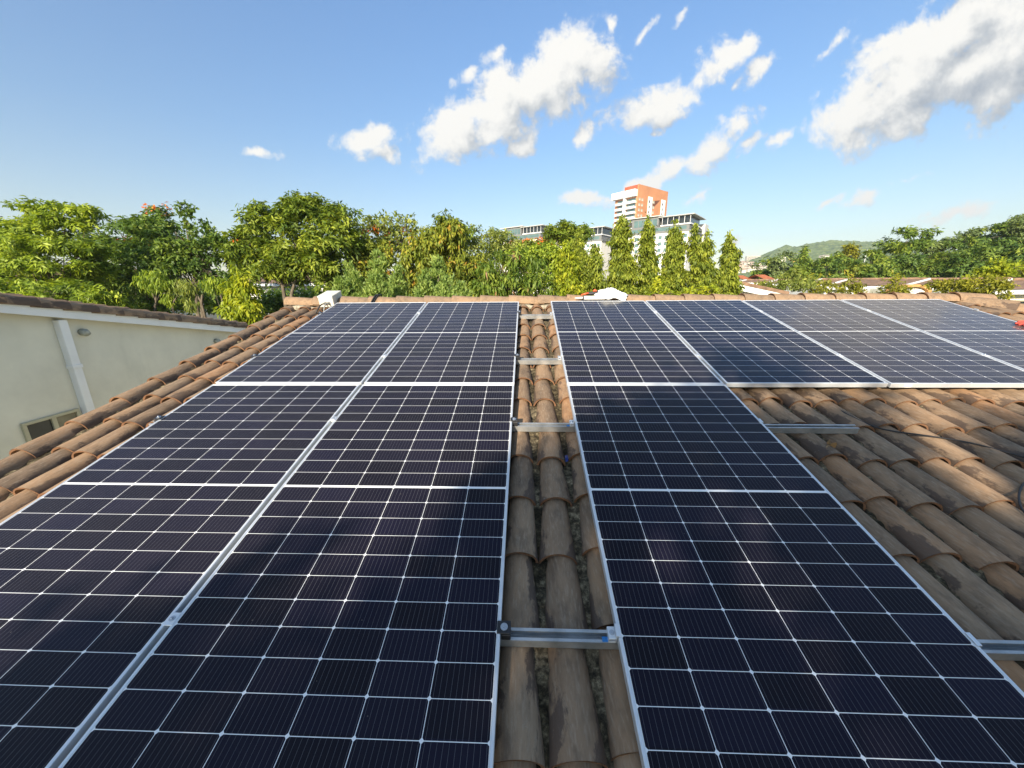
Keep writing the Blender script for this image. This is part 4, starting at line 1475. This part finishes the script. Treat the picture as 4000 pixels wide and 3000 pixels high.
# feathery bushes beyond the ridge on the right
GB = "feathery bushes between the houses on the right"
for (bl, Y, leaf, lab) in [
        ([(3020, 1120, 60, 22), (2960, 1128, 60, 18)], 26, 'bush', "feathery bush beside the white gable, leftmost of the bushes"),
        ([(3090, 1085, 50, 38), (3130, 1110, 50, 40), (3070, 1120, 50, 25)], 25, 'olive', "thin upright bush with bare twigs before the row of roofs"),
        ([(3190, 1095, 45, 32), (3170, 1130, 55, 26)], 26, 'bush', "bright feathery bush in front of the second brown roof"),
        ([(3270, 1120, 60, 30), (3330, 1132, 60, 20)], 23, 'bush', "low feathery bush beside the white wall with diagonal brace"),
        ([(3490, 1090, 14, 22), (3480, 1115, 30, 25), (3470, 1138, 70, 18), (3515, 1100, 10, 20)], 13, 'bush', "small pointed bush left of the orange arch"),
        ([(3760, 1105, 90, 30), (3840, 1120, 90, 38), (3900, 1150, 70, 40), (3720, 1125, 50, 25), (3820, 1155, 60, 25)], 11.5, 'bush', "large feathery yellow green bush at the right behind the hip")]:
    tree("feathery_bush", lab, Y, bl, 'fine', leaf, GB, cat="bush", trunk_r=0.03, cover=1.25)
tree("white_flower_bush", "bush dotted with white flowers in front of the second brown roof", 20, [(3145, 1115, 35, 20), (2992, 1112, 30, 14)], 'fine', 'olive', GB, cat="bush", trunk_r=0.03)
tree("leafy_tree", "bright yellow green tree at the right edge above the last brown roof", 30, [(3860, 1075, 60, 25), (3930, 1055, 50, 38), (3990, 1060, 60, 45), (4050, 1060, 60, 50)], 'round', 'lime', None, sizef=1.0)

# wooded rise on the right
GF = "trees on the wooded rise at the right"
FOREST = [
    (3000, 1045, 60, 55, 75, 'far', "low tree at the left end of the wooded rise"),
    (3060, 1040, 55, 60, 70, 'fargrey', "tree below the ochre roof"),
    (3140, 1015, 30, 70, 68, 'far', "dark pointed conifer-like tree beside the ochre roof"),
    (3190, 1045, 70, 55, 62, 'far', "dark spreading tree with a bare leaning trunk on the rise"),
    (3270, 1040, 60, 60, 60, 'far', "dense green tree left of the pale yellow sapling"),
    (3310, 1000, 50, 55, 66, 'bush', "yellowish tall sapling rising before the far hill"),
    (3340, 1060, 60, 40, 52, 'rust', "golden leaved tree above the brown roofs"),
    (3400, 1030, 60, 60, 58, 'far', "dark tree just left of the tallest tree of the rise"),
    (3545, 925, 100, 48, 60, 'far', "tallest flat-topped tree of the wooded rise"),
    (3490, 1000, 70, 70, 58, 'mid', "glossy green tree under the tallest tree's left branches"),
    (3560, 1040, 100, 60, 52, 'dark', "dark broad tree in front of the tallest tree"),
    (3655, 985, 75, 60, 64, 'fargrey', "greyish green tree right of the tallest tree"),
    (3690, 1040, 90, 65, 54, 'mid', "mid green tree low on the rise, right of centre"),
    (3750, 975, 80, 60, 62, 'far', "dark tree with bare pale branches on the rise"),
    (3830, 935, 90, 60, 66, 'fargrey', "grey green umbrella tree second from the photo's right edge"),
    (3800, 1020, 90, 70, 50, 'dark', "deep green tree below the grey umbrella tree"),
    (3930, 920, 90, 65, 62, 'far', "high tree at the right edge of the wooded rise"),
    (3910, 1000, 100, 70, 52, 'dark', "dark shaded tree above the bright yellow green tree"),
    (4020, 900, 90, 70, 60, 'fargrey', "topmost tree cut off by the photo's right edge"),
    (4030, 1010, 90, 80, 50, 'far', "low tree cut off by the photo's right edge"),
    (3440, 1050, 70, 50, 50, 'far', "low green tree behind the small pointed bush"),
    (3230, 1060, 70, 45, 50, 'dark', "low dark tree behind the second brown roof"),
    (3120, 1065, 60, 40, 52, 'mid', "low tree behind the first brown roofs"),
]
for (cx, cy, rx, ry, Y, leaf, lab) in FOREST:
    bl = [(cx, cy, rx * .8, ry * .8)]
    for _ in range(5):
        a_ = rng.uniform(0, 2 * math.pi)
        bl.append((cx + math.cos(a_) * rx * .65, cy + math.sin(a_) * ry * .6 + 10, rx * rng.uniform(.3, .5), ry * rng.uniform(.28, .45)))
    bl.append((cx, cy + ry * .8, rx * .8, ry * .7))
    tree("forest_tree", lab, Y, bl, 'far', leaf, GF, sizef=0.62)
#SECTION3
# ------------------------------------------------------------------ tree behind the photographer whose shade falls on the roof
def shade_tree(label, P, dist, bl, nleaf, leafsize):
    """crown placed up-sun of slope point P at horizontal distance dist"""
    c = sw(*P)
    h = np.array([travel.x, travel.y, travel.z]) / math.hypot(travel.x, travel.y)
    c0 = c - h * dist
    B = np.array([[c0[0] + x, c0[1] + y, c0[2] + z, r, r, rz__] for x, y, z, r, rz__ in bl])
    root = empty("shade_tree", (c0[0], c0[1], GZ))
    tag(root, label, "tree")
    org = np.array(root.location)
    SB = split_blobs(B, 14, 0.34, 0.8)
    C, NR, idx = sample_blobs(SB, nleaf, 0.5)
    leaf_mesh("crown", C, NR, 'round', leafsize, leafsize * .5, 7, leafmat('mid'), root, org)
    mb = MB()
    mb.tube([np.array([c0[0], c0[1], GZ]) - org, np.array([c0[0] + .1, c0[1], c0[2] - 1]) - org, c0 - org], [0.2, 0.15, 0.08], 8)
    for b in B:
        mb.tube([np.array([c0[0] + .1, c0[1], c0[2] - 1.5]) - org, b[:3] - org], [0.1, 0.04], 6)
    mb.build("trunk", BARK, root, True)


shade_tree("broad leafy tree standing behind the photographer, shading the roof", (1.4, -1.5, 0), 11.0,
           [(-2.9, 0, -.75, .9, .8), (-1.8, 0, -.3, 1.1, .9), (-.6, .3, .0, 1.2, 1.0), (0.8, .3, -.1, 1.2, 1.0), (2.2, 0, -.3, 1.2, 1.0), (3.6, .3, -.5, 1.2, .9),
            (0, -.3, -1.5, 1.8, 1.0), (2.2, -.3, -1.6, 1.7, 1.0), (-2.0, 0, -1.6, 1.3, .9), (4.2, 0, -1.5, 1.3, .9), (4.8, .2, -.4, 1.2, .9), (6.0, 0, -.7, 1.2, .9), (6.0, 0, -1.6, 1.3, .9), (3.0, 0, -.9, 1.3, .9), (0.6, .2, -.9, 1.3, .9), (1.6, 0, -.6, 1.0, .8)], 4600, 0.20)

# ------------------------------------------------------------------ houses across the way
ORANGE_T = plain("terracotta_roof", (0.42, 0.13, 0.055), 0.9, 0, 0.25, 2.0, bstr=0.3)
OCHRE = plain("ochre_wall", (0.55, 0.36, 0.10), 0.9, 0, 0.08, 0.8)


def gable_house(label, Yr, u_peak, v_peak, uL, uR, vL, vR, depth, group=None):
    """gable end facing us: peak and the two eave ends in photograph pixels"""
    pk, l, r = at(u_peak, v_peak, Yr), at(uL, vL, Yr), at(uR, vR, Yr)
    root = empty("house", (pk[0], Yr, GZ))
    tag(root, label, "house", group)
    o = np.array(root.location)
    mb = MB()
    ins = 0.25
    mb.prism([(l[0] + ins, Yr + .3, GZ), (r[0] - ins, Yr + .3, GZ), (r[0] - ins, Yr + .3, r[2] - .12), (pk[0], Yr + .3, pk[2] - .12), (l[0] + ins, Yr + .3, l[2] - .12)], None, (0, depth, 0))
    mb.v = [tuple(np.array(p) - o) for p in mb.v]
    mb.build("wall", WHITEW, root)
    for a, b in ((l, pk), (pk, r)):
        mb = MB()
        mb.prism([a, b, b - up * .30, a - up * .30], None, (0, 0.05, 0))
        mb.v = [tuple(np.array(p) - o) for p in mb.v]
        mb.build("rake_board", WHITEP, root)
    mb = MB()
    for a, b in ((l, pk), (pk, r)):
        mb.prism([a + up * .003, b + up * .003, b + up * .17, a + up * .17], None, (0, depth + .5, 0))
    mb.v = [tuple(np.array(p) - o - np.array([0, .04, 0])) for p in mb.v]
    mb.build("roof", ROOFB, root)
    return root


gable_house("white gabled house with brown roof behind the row of mast trees", 18.5, 2735, 1078, 2540, 3080, 1128, 1152, 4)


def row_house(label, Y, eL, rL, eR, rR, v_ridge, v_eave, run, group="brown roofed houses in a row beyond the ridge", wallm=None, wins=0, rake=True):
    """roof sloping towards us; eL, eR / rL, rR: photograph columns of the eave and ridge ends, eave run metres nearer"""
    um = 0.5 * (rL + rR)
    zr, ze = at(um, v_ridge, Y)[2], at(0.5 * (eL + eR), v_eave, Y - run)[2]
    Ye = Y - run
    xr0, xr1, xe0, xe1 = at(rL, v_ridge, Y)[0], at(rR, v_ridge, Y)[0], at(eL, v_eave, Ye)[0], at(eR, v_eave, Ye)[0]
    root = empty("house", (0.5 * (xr0 + xr1), Y, GZ))
    tag(root, label, "house", group)
    o = np.array(root.location)
    mb = MB()
    n1_ = 30
    v = []
    for i in range(n1_):
        f = i / (n1_ - 1)
        for (xa, xb, yy__, zz) in ((xe0, xe1, Ye, ze), (xr0, xr1, Y, zr), (2 * xr0 - xe0, 2 * xr1 - xe1, Y + run, ze)):
            v.append((xa + (xb - xa) * f - o[0], yy__ - o[1], zz - o[2] + rng.uniform(-.02, .02)))
    f_ = []
    for i in range(n1_ - 1):
        a_ = i * 3
        f_ += [(a_, a_ + 3, a_ + 4, a_ + 1), (a_ + 1, a_ + 4, a_ + 5, a_ + 2)]
    mb.add(v, f_)
    rf_ = mb.build("roof", ROOFB, root)
    mb = MB()
    mb.tube([(x - o[0], 0, zr - o[2] + .02 + rng.uniform(-.02, .02)) for x in np.linspace(xr0, xr1, 24)], 0.10, 7)
    mb.build("ridge_cap", ROOFB, rf_, True)
    mb = MB()
    mb.box(xe0 - o[0] + .05, xe1 - o[0] - .05, Ye - Y - .03, Ye - Y + .02, ze - GZ - .24, ze - GZ - .04)
    mb.build("fascia", WHITEP, root)
    mb = MB()
    mb.box(xe0 - o[0] + .3, xe1 - o[0] - .3, Ye - Y + .5, run * .9, 0, ze - GZ - .06)
    mb.build("wall", wallm or WHITEW, root)
    if rake:
        mb = MB()
        a_, b_ = np.array([xe0, Ye, ze]), np.array([xr0, Y, zr])
        mb.prism([a_ + up * .10, b_ + up * .10, b_ - up * .12, a_ - up * .12], None, (-.12, 0, 0))
        mb.v = [tuple(np.array(p) - o) for p in mb.v]
        mb.build("rake_board", WHITEP, root)
    for i in range(wins):
        xw = xe0 + (xe1 - xe0) * (i + .5) / wins - o[0]
        yw = Ye + .5 - Y
        zt__ = ze - GZ - .55
        m2 = MB()
        m2.box(xw - .62, xw + .62, yw - .05, yw - .001, zt__ - 1.1, zt__)
        wf_ = m2.build("window", TANF, root)
        for (q0, q1) in ((-.55, -.02), (.02, .55)):
            m2 = MB()
            m2.box(xw + q0, xw + q1, yw - .06, yw - .0505, zt__ - 1.04, zt__ - .06)
            m2.build("pane", DARKG, wf_)
    return root


row_house("leftmost brown roof of the row, beside the last mast tree", 40, 2873, 2917, 2985, 3035, 1094, 1104, 3.2)
row_house("brown roof second from left in the row, half behind the upright bush", 37, 2993, 3039, 3140, 3208, 1093, 1107, 3.4)
row_house("narrow brown roof third in the row, white rake line on its left", 34, 3144, 3212, 3228, 3318, 1091, 1110, 3.6)
row_house("brown roof with white wall below it, in the middle of the row", 31, 3231, 3321, 3526, 3632, 1090, 1117, 3.8, wins=2)
row_house("long brown roof behind the large feathery bush", 28, 3530, 3636, 3841, 3952, 1090, 1119, 3.8, wins=2)
row_house("nearest brown roof at the right edge, green grey wall with dark window", 20, 3845, 3956, 4480, 4560, 1092, 1128, 3.4, wallm=WALLG, wins=5)
row_house("low tiled house half hidden behind the big domed tree's trunks", 34, 900, 920, 1480, 1500, 1075, 1105, 4.0, group=None, rake=False)
row_house("low brown roofed house hidden behind the pinnate tree at the far left", 30, -500, -500, 600, 620, 1060, 1120, 5.0, group=None, rake=False)
# orange arch left of the large bush
ar = at(3570, 1140, 14)
arc = tag(empty("window_arch", ar), "ochre plastered arch over a pale recess, beyond the ridge at the right", "arch")
mb = MB()
s14 = mpp(14)
pts_o, pts_i = [], []
for i in range(17):
    a_ = math.pi * i / 16
    pts_o.append((-math.cos(a_) * 62 * s14, 0, math.sin(a_) * 26 * s14))
    pts_i.append((-math.cos(a_) * 50 * s14, 0, math.sin(a_) * 18 * s14 - .01))
for i in range(16):
    mb.prism([pts_o[i], pts_o[i + 1], pts_i[i + 1], pts_i[i]], None, (0, .5, 0))
for x in (-1, 1):
    mb.box(x * 56 * s14 - .06, x * 56 * s14 + .06, 0, .5, GZ - ar[2], -0.001)
mb.build("arch_band", plain("ochre_plaster", (0.50, 0.27, 0.10), 0.85, 0, 0.15, 4), arc)
mb = MB()
mb.box(-50 * s14, 50 * s14, .15, .45, GZ - ar[2], 17 * s14)
mb.build("recess_wall", WHITEW, arc)

# terracotta roofs and the ochre building farther off
for (u0, u1, vt, vb, Y, lab) in [(2868, 2900, 1076, 1092, 70, "small orange tiled roof right of the last mast tree"), (2948, 2984, 1073, 1091, 66, "small orange tiled roof left of the wooded rise")]:
    a, b = at(u0, vt, Y), at(u1, vb, Y)
    root = tag(empty("cottage", ((a[0] + b[0]) / 2, Y, GZ)), lab, "house")
    mb = MB()
    hw_ = (b[0] - a[0]) / 2
    mb.add([(-hw_, 0, a[2] - GZ), (hw_, 0, a[2] - GZ), (hw_ * 1.1, -3, b[2] - GZ), (-hw_ * 1.1, -3, b[2] - GZ), (hw_ * 1.1, 3, b[2] - GZ), (-hw_ * 1.1, 3, b[2] - GZ)], [(0, 3, 2, 1), (1, 4, 5, 0)])
    mb.build("roof", ORANGE_T, root)
    mb = MB()
    mb.box(-hw_, hw_, -2.7, 2.7, 0, b[2] - GZ - .02)
    mb.build("wall", WHITEW, root)
oa, ob = at(3040, 1018, 95), at(3100, 1040, 95)
root = tag(empty("ochre_building", ((oa[0] + ob[0]) / 2, 95, GZ)), "ochre building with sloping roof rising among the trees before the hill", "building")
mb = MB()
hw_ = (ob[0] - oa[0]) / 2
mb.prism([(-hw_, -4, oa[2] - GZ), (hw_, -4, oa[2] - GZ - .1), (hw_, -7, ob[2] - GZ), (-hw_, -7, ob[2] - GZ)], None, (0, 1.0, .3))
mb.build("roof", OCHRE, root)
mb = MB()
mb.box(-hw_ * .97, hw_ * .97, -5.5, 3, 0, ob[2] - GZ - .05)
mb.build("wall", WHITEW, root)
for (u, v0, v1, Y, lab) in [(3114, 990, 1040, 90, "thin pale antenna mast right of the ochre building"), (3388, 974, 1010, 80, "thin antenna mast left of the tallest tree")]:
    a = at(u, v0, Y)
    root = tag(empty("antenna_mast", (a[0], Y, GZ)), lab, "antenna")
    mb = MB()
    mb.tube([(0, 0, 0), (0, 0, a[2] - GZ)], [.10, .05], 6)
    mb.build("pole", GALV, root)
    mb = MB()
    for zz in (1.0, 1.8, 2.6):
        mb.tube([(-.5, 0, a[2] - GZ - zz), (.5, 0, a[2] - GZ - zz)], .03, 5)
    mb.build("crossbar", GALV, root)

# ------------------------------------------------------------------ hotels and tower
GLASS = plain("blue_green_glass", (0.10, 0.17, 0.17), 0.12, 0, 0.25, 0.3, spec=0.7)
DGREY = plain("dark_grey_cladding", (0.17, 0.18, 0.18), 0.7, 0, 0.06, 0.3)
LGREY = plain("light_concrete", (0.56, 0.56, 0.53), 0.85, 0, 0.06, 0.2)
BRICK = plain("orange_render", (0.52, 0.235, 0.115), 0.9, 0, 0.10, 0.15)
REDR = plain("red_roof_edge", (0.45, 0.09, 0.045), 0.85, 0, 0.08, 0.3)


def hotel(label, u, v_h, Y, k, nfl, nbay, stair=True, dirL=(-0.8, 0.6)):
    """near corner at pixel column u, canopy top at row v_h, k = metres per pixel unit of the largest hotel"""
    c = at(u, v_h, Y)
    a = math.atan2(dirL[1], dirL[0])
    root = empty("hotel", (c[0], Y, GZ), (0, 0, a))          # local +x along the facade (away left), +y is the near side
    tag(root, label, "hotel", "white hotel blocks with grey penthouse floors")
    H = c[2] - GZ
    F = 221 * 1.0 * k * 1.02
    D = 190 * k
    p = k                                                     # one unit
    sgn = -1.0                                                # building lies on the local -y side? facade normal
    # choose the side so that the facade faces the camera
    fx, fy = dirL
    nrm_ = np.array([-fy, fx])
    tocam = np.array([CAM_W[0] - c[0], CAM_W[1] - Y])
    sd = 1.0 if nrm_ @ tocam > 0 else -1.0                    # facade normal = sd * local y

    def B(x0, x1, d0, d1, z0, z1, bev=0):
        """x along facade from the corner, d depth behind the facade, z below canopy top"""
        ya, yb_ = sorted((-sd * d0, -sd * d1))
        return (x0, x1, ya, yb_, H - z1, H - z0)
    zt, zg, zw = 30 * p, 58 * p, 58 * p
    mb = MB()
    mb.box(*B(0, F, 0, D, zw, H))
    mb.build("wall", WHITEW, root)
    mb = MB()
    mb.box(*B(-6 * p, F - 2 * p, -1.5 * p, D, zw - 5 * p, zw - 0.02))
    mb.box(*B(0, F, 0, D, zt + 4 * p, zw - 5.05 * p))
    mb.build("grey_storey", DGREY, root)
    mb = MB()
    mb.box(*B(10 * p, F * .95, -0.12 * p, 0.4, zt + 8 * p, zw - 8 * p))
    mb.build("glass_band", GLASS, root)
    # terrace deck with posts and canopy at the near corner
    mb = MB()
    mb.box(*B(-4 * p, F * .46, -3 * p, D * .8, zt, zt + 3.9 * p))
    mb.build("terrace_deck", WHITEP, root)
    mb = MB()
    mb.box(*B(-14 * p, F * .5, -5 * p, D * .9, 0, 2.2 * p))
    cn = mb.build("canopy", LGREY, root)
    post = None
    for i in range(6):
        x = F * .44 * i / 5
        mb = MB()
        mb.box(*B(x - .6 * p, x + .6 * p, 1 * p, 2.2 * p, 2.25 * p, zt - .02))
        mb.build("post", WHITEP, cn)
    mb = MB()
    mb.box(*B(2 * p, F * .46, 14 * p, D * .75, 3 * p, zt - .03))
    mb.build("bar_room", DARKG, root)
    # penthouse with higher canopy
    mb = MB()
    mb.box(*B(F * .5, F * .96, 2 * p, D * .8, -2 * p, zt + 3.9 * p))
    pn = mb.build("penthouse", DGREY, root)
    mb = MB()
    for i in range(5):
        x = F * (.53 + .40 * i / 5)
        mb.box(*B(x, x + F * .07, 1.6 * p, 1.98 * p, 5 * p, zt - 1 * p))
    mb.build("glazing", GLASS, pn)
    mb = MB()
    mb.box(*B(F * .44, F * 1.06, -5 * p, D * .9, -6 * p, -3.2 * p))
    mb.build("upper_canopy", LGREY, root)
    mb = MB()
    mb.box(*B(F * 1.0, F * 1.22, 2 * p, D * .7, zt + 4 * p, zt + 7 * p))
    mb.box(*B(F * .97, F * 1.25, 0, D * .75, 6 * p, 8 * p))
    mb.build("side_terrace", LGREY, root)
    if stair:
        mb = MB()
        mb.box(*B(-9 * p, 18 * p, D * 1.002, D * 1.28, 14 * p, H))
        mb.build("stair_core", LGREY, root)
    # windows with ledges
    fl = 22.6 * p
    first = None
    for r_ in range(nfl):
        for b_ in range(nbay):
            x = F * (b_ + .5) / nbay
            z = zw + 9 * p + r_ * fl
            if z + 14 * p > H:
                continue
            if first is None:
                m2 = MB()
                m2.box(-6.5 * p, 6.5 * p, -0.15, 0.06, -13 * p, 0)
                first = m2.build("window", GLASS, root)
                m3 = MB()
                m3.box(-8 * p, 8 * p, -0.8 * p, 0.8 * p, -15.5 * p, -13.2 * p)
                first_l = m3.build("sill", WHITEP, first)
                wobj = first
            else:
                wobj = first.copy()
                COL.objects.link(wobj)
                lg = first_l.copy()
                COL.objects.link(lg)
                lg.parent = wobj
            wobj.location = (x, 0, H - z)
    return root


KH = 185.0 / FPX
hotel("largest white hotel block with grey top floors and flat canopy, below the orange tower", 2699, 834, 185, KH, 9, 10)
hotel("white hotel block with grey top floor between two groups of trees, middle one", 2352, 884, 220, KH * 1.02, 5, 9, stair=False)
hotel("leftmost hotel block, only its canopy and penthouse showing above the trees", 2112, 878, 226, KH * 0.98, 4, 9)

# tower
TY = 245.0
tcn = at(2494, 737, TY)
TA = R_(40)
tw = empty("tower", (tcn[0], TY, GZ), (0, 0, TA))
tag(tw, "tall orange apartment tower with white balconies on its left face", "tower")
TH = tcn[2] - GZ
tp = TY / FPX
LR, LL = 33.0, 16.5                   # right face length, left face length; local +x right face, +y left face (going away)
mb = MB()
mb.box(0, LR, 0, LL, 0, TH)
mb.build("wall", BRICK, tw)
mb = MB()
mb.box(-.02, LR + .02, -.02, .6, TH + .005, TH + 2.6)
mb.box(LR - .6, LR + .02, .62, LL, TH + .005, TH + 2.6)
mb.build("parapet", BRICK, tw)
mb = MB()
mb.box(.5, LR * .9, .62, LL * .62, TH + .006, TH + 2.55)
mb.build("roof_house", REDR, tw)
mb = MB()
mb.box(-2.6, -0.02, 0.4, LL + 1.2, TH - 4.0, TH - .2)
mb.build("white_cap", WHITEP, tw)
fl = 3.02
for i in range(14):
    z = TH - 7.4 - i * fl
    for (a_, b_) in ((0.9, LL * .47), (LL * .55, LL - 1.6)):
        m2 = MB()
        m2.box(-2.0, -0.01, a_, b_, z - .25, z + .95)
        bo = m2.build("balcony", WHITEP, tw)
        m2 = MB()
        m2.box(-.10, -0.011, a_ + .3, b_ - .3, z + .97, z + 2.6)
        m2.build("balcony_glazing", GLASS, bo)
mb = MB()
mb.box(-2.2, -.012, LL * .475, LL * .545, 10, TH - 4.02)
mb.build("white_pier", WHITEP, tw)
for (f0, f1) in ((.33, .46), (.78, .91)):
    mb = MB()
    mb.box(LR * f0, LR * f1, -.5, -.01, 10, TH - 3.0)
    st_ = mb.build("white_strip", WHITEP, tw)
    for i in range(14):
        m2 = MB()
        m2.box(LR * f0 + .5, LR * f0 + 1.5, -.56, -.502, TH - 6.5 - i * fl, TH - 5.1 - i * fl)
        m2.build("slot_window", DARKG, st_)
mb = MB()
mb.prism([(LR * .47, -.012, TH - 10), (LR * .47, -.012, TH - 5.0), (LR * .72, -.012, TH - 3.6), (LR * .72, -.012, TH - 4.0)], None, (0, -.03, 0))
mb.build("recess_shade", plain("shaded_brick", (0.16, 0.06, 0.035), 0.9, 0, 0.1, 0.3), tw)  # flat panel on the wall; the recess's shade is put into its dark colour
first = None
for i in range(14):
    for f in (.06, .15, .52):
        if first is None:
            m2 = MB()
            m2.box(-.9, .9, -.08, .10, -.75, .75)
            first = m2.build("window", plain("bright_window", (0.55, 0.55, 0.45), 0.15, 0, 0.4, 0.2), tw)
            wobj = first
        else:
            wobj = first.copy()
            COL.objects.link(wobj)
        wobj.location = (LR * f, 0, TH - 5.5 - i * fl)

# ------------------------------------------------------------------ far hill and town
prof = [(2300, 1104), (2550, 1098), (2700, 1080), (2820, 1050), (2887, 1024), (2911, 1019), (2974, 1003), (3011, 981), (3071, 957), (3093, 964), (3115, 964), (3161, 950), (3239, 939), (3302, 942), (3416, 944), (3560, 960), (3800, 985), (4200, 1010), (4700, 1040)]
HY = 1300.0
us = np.linspace(2300, 4700, 300)
vsr = np.interp(us, [a for a, b in prof], [b for a, b in prof])
rows = 70
P_ = []
for j in range(rows):
    f = j / (rows - 1)
    Yj = 620 + (HY - 620) * f
    for u, v in zip(us, vsr):
        top = at(u, v, HY)
        foot = GZ
        z = foot + (top[2] - foot) * (f ** 1.25)
        hump = 9 * math.sin(u * .021 + f * 5) * math.sin(f * math.pi) + 5 * math.sin(u * .06 - f * 11) * math.sin(f * math.pi)
        P_.append((top[0] * (Yj / HY) ** .35, Yj, z + hump + rng.uniform(-1, 1) * 2.6 * min(1, f * 6)))
for u, v in zip(us, vsr):
    top = at(u, v, HY)
    P_.append((top[0], HY + 500, GZ))
ii = np.arange((rows + 1) * 300).reshape(rows + 1, 300)
F_ = np.stack([ii[:-1, :-1], ii[:-1, 1:], ii[1:, 1:], ii[1:, :-1]], -1).reshape(-1, 4)
hm, hn, ho_ = new_mat("wooded_hill")
ht = hn.node('ShaderNodeTexCoord').outputs['Object']
hcx = hn.noise(ht, 0.045, 8, 0.7)
hcol = hn.ramp(hcx, [(0.34, (0.05, 0.095, 0.030)), (0.5, (0.16, 0.23, 0.065)), (0.64, (0.30, 0.34, 0.12))])
pbsdf(hn, ho_, hcol, 0.95, 0, 0.1, bump=hn.noise(ht, 0.09, 8, 0.7), bstr=1.0, bdist=8.0)
tag(mesh_obj("hill", P_, F_, hm), None, None, kind='structure')
TOWN = plain("pale_town_wall", (0.62, 0.57, 0.48), 0.9, 0, 0.1, 0.05)
town0 = None
for i in range(44):
    u = 2876 + abs(rng.normal(0, 42))
    v = rng.uniform(1027, 1062) - (u - 2876) * 0.05
    Y = 760 + (1062 - v) * 5
    c = at(u, v, Y)
    if town0 is None:
        mb = MB()
        mb.box(-4, 4, -3, 3, -4, 2.4)
        town0 = mb.build("town_house", TOWN)
        mb = MB()
        mb.prism([(-4.4, -3.4, 2.42), (4.4, -3.4, 2.42), (0, -3.4, 4.2)], None, (0, 6.8, 0))
        mb.build("roof", plain("pale_town_roof", (0.46, 0.33, 0.25), 0.9, 0, 0.2, 0.05), town0)
        tag(town0, "tiny pale house in the cluster on the far hill's left slope", "house", "pale houses on the far hillside")
        o = town0
    else:
        o = copy_tree(town0)
    o.location = c
    o.rotation_euler = (0, 0, rng.uniform(0, 3))
    o.scale = (rng.uniform(.7, 1.6), rng.uniform(.7, 1.3), rng.uniform(.6, 1.1))
for (u0, u1, v0, v1, Y, lab) in [(2915, 2972, 1001, 1021, 1330, "long pale apartment block on the hill's left shoulder"), (3040, 3062, 1004, 1014, 900, "white low building halfway up the far hill"), (3208, 3230, 997, 1003, 800, "small white building on the hill behind the dark trees")]:
    a, b = at(u0, v0, Y), at(u1, v1, Y)
    root = tag(empty("hill_building", ((a[0] + b[0]) / 2, Y, b[2])), lab, "building")
    mb = MB()
    hw_ = (b[0] - a[0]) / 2
    mb.box(-hw_, hw_, -6, 6, -14, a[2] - b[2])
    mb.build("wall", TOWN, root)
    mb = MB()
    nfl_ = max(1, int((a[2] - b[2]) / 3.2))
    for r_ in range(nfl_):
        mb.box(-hw_ * .95, hw_ * .95, -6.1, -6.01, (r_ + .35) * 3.1, (r_ + .75) * 3.1)
    mb.build("window_band", DARKG, root)

# ------------------------------------------------------------------ air
hz = MB()
hz.box(-2500, 2500, -80, 2400, GZ - 1, 260)
HZM, hn2, hout2 = new_mat("thin_haze")
pv_ = hn2.node('ShaderNodeVolumePrincipled')
pv_.inputs['Color'].default_value = (0.88, 0.94, 1.0, 1)
pv_.inputs['Density'].default_value = 0.00024
pv_.inputs['Anisotropy'].default_value = 0.2
hn2.link(pv_.outputs[0], hout2.inputs['Volume'])
tag(hz.build("haze", HZM), None, None, kind='stuff')
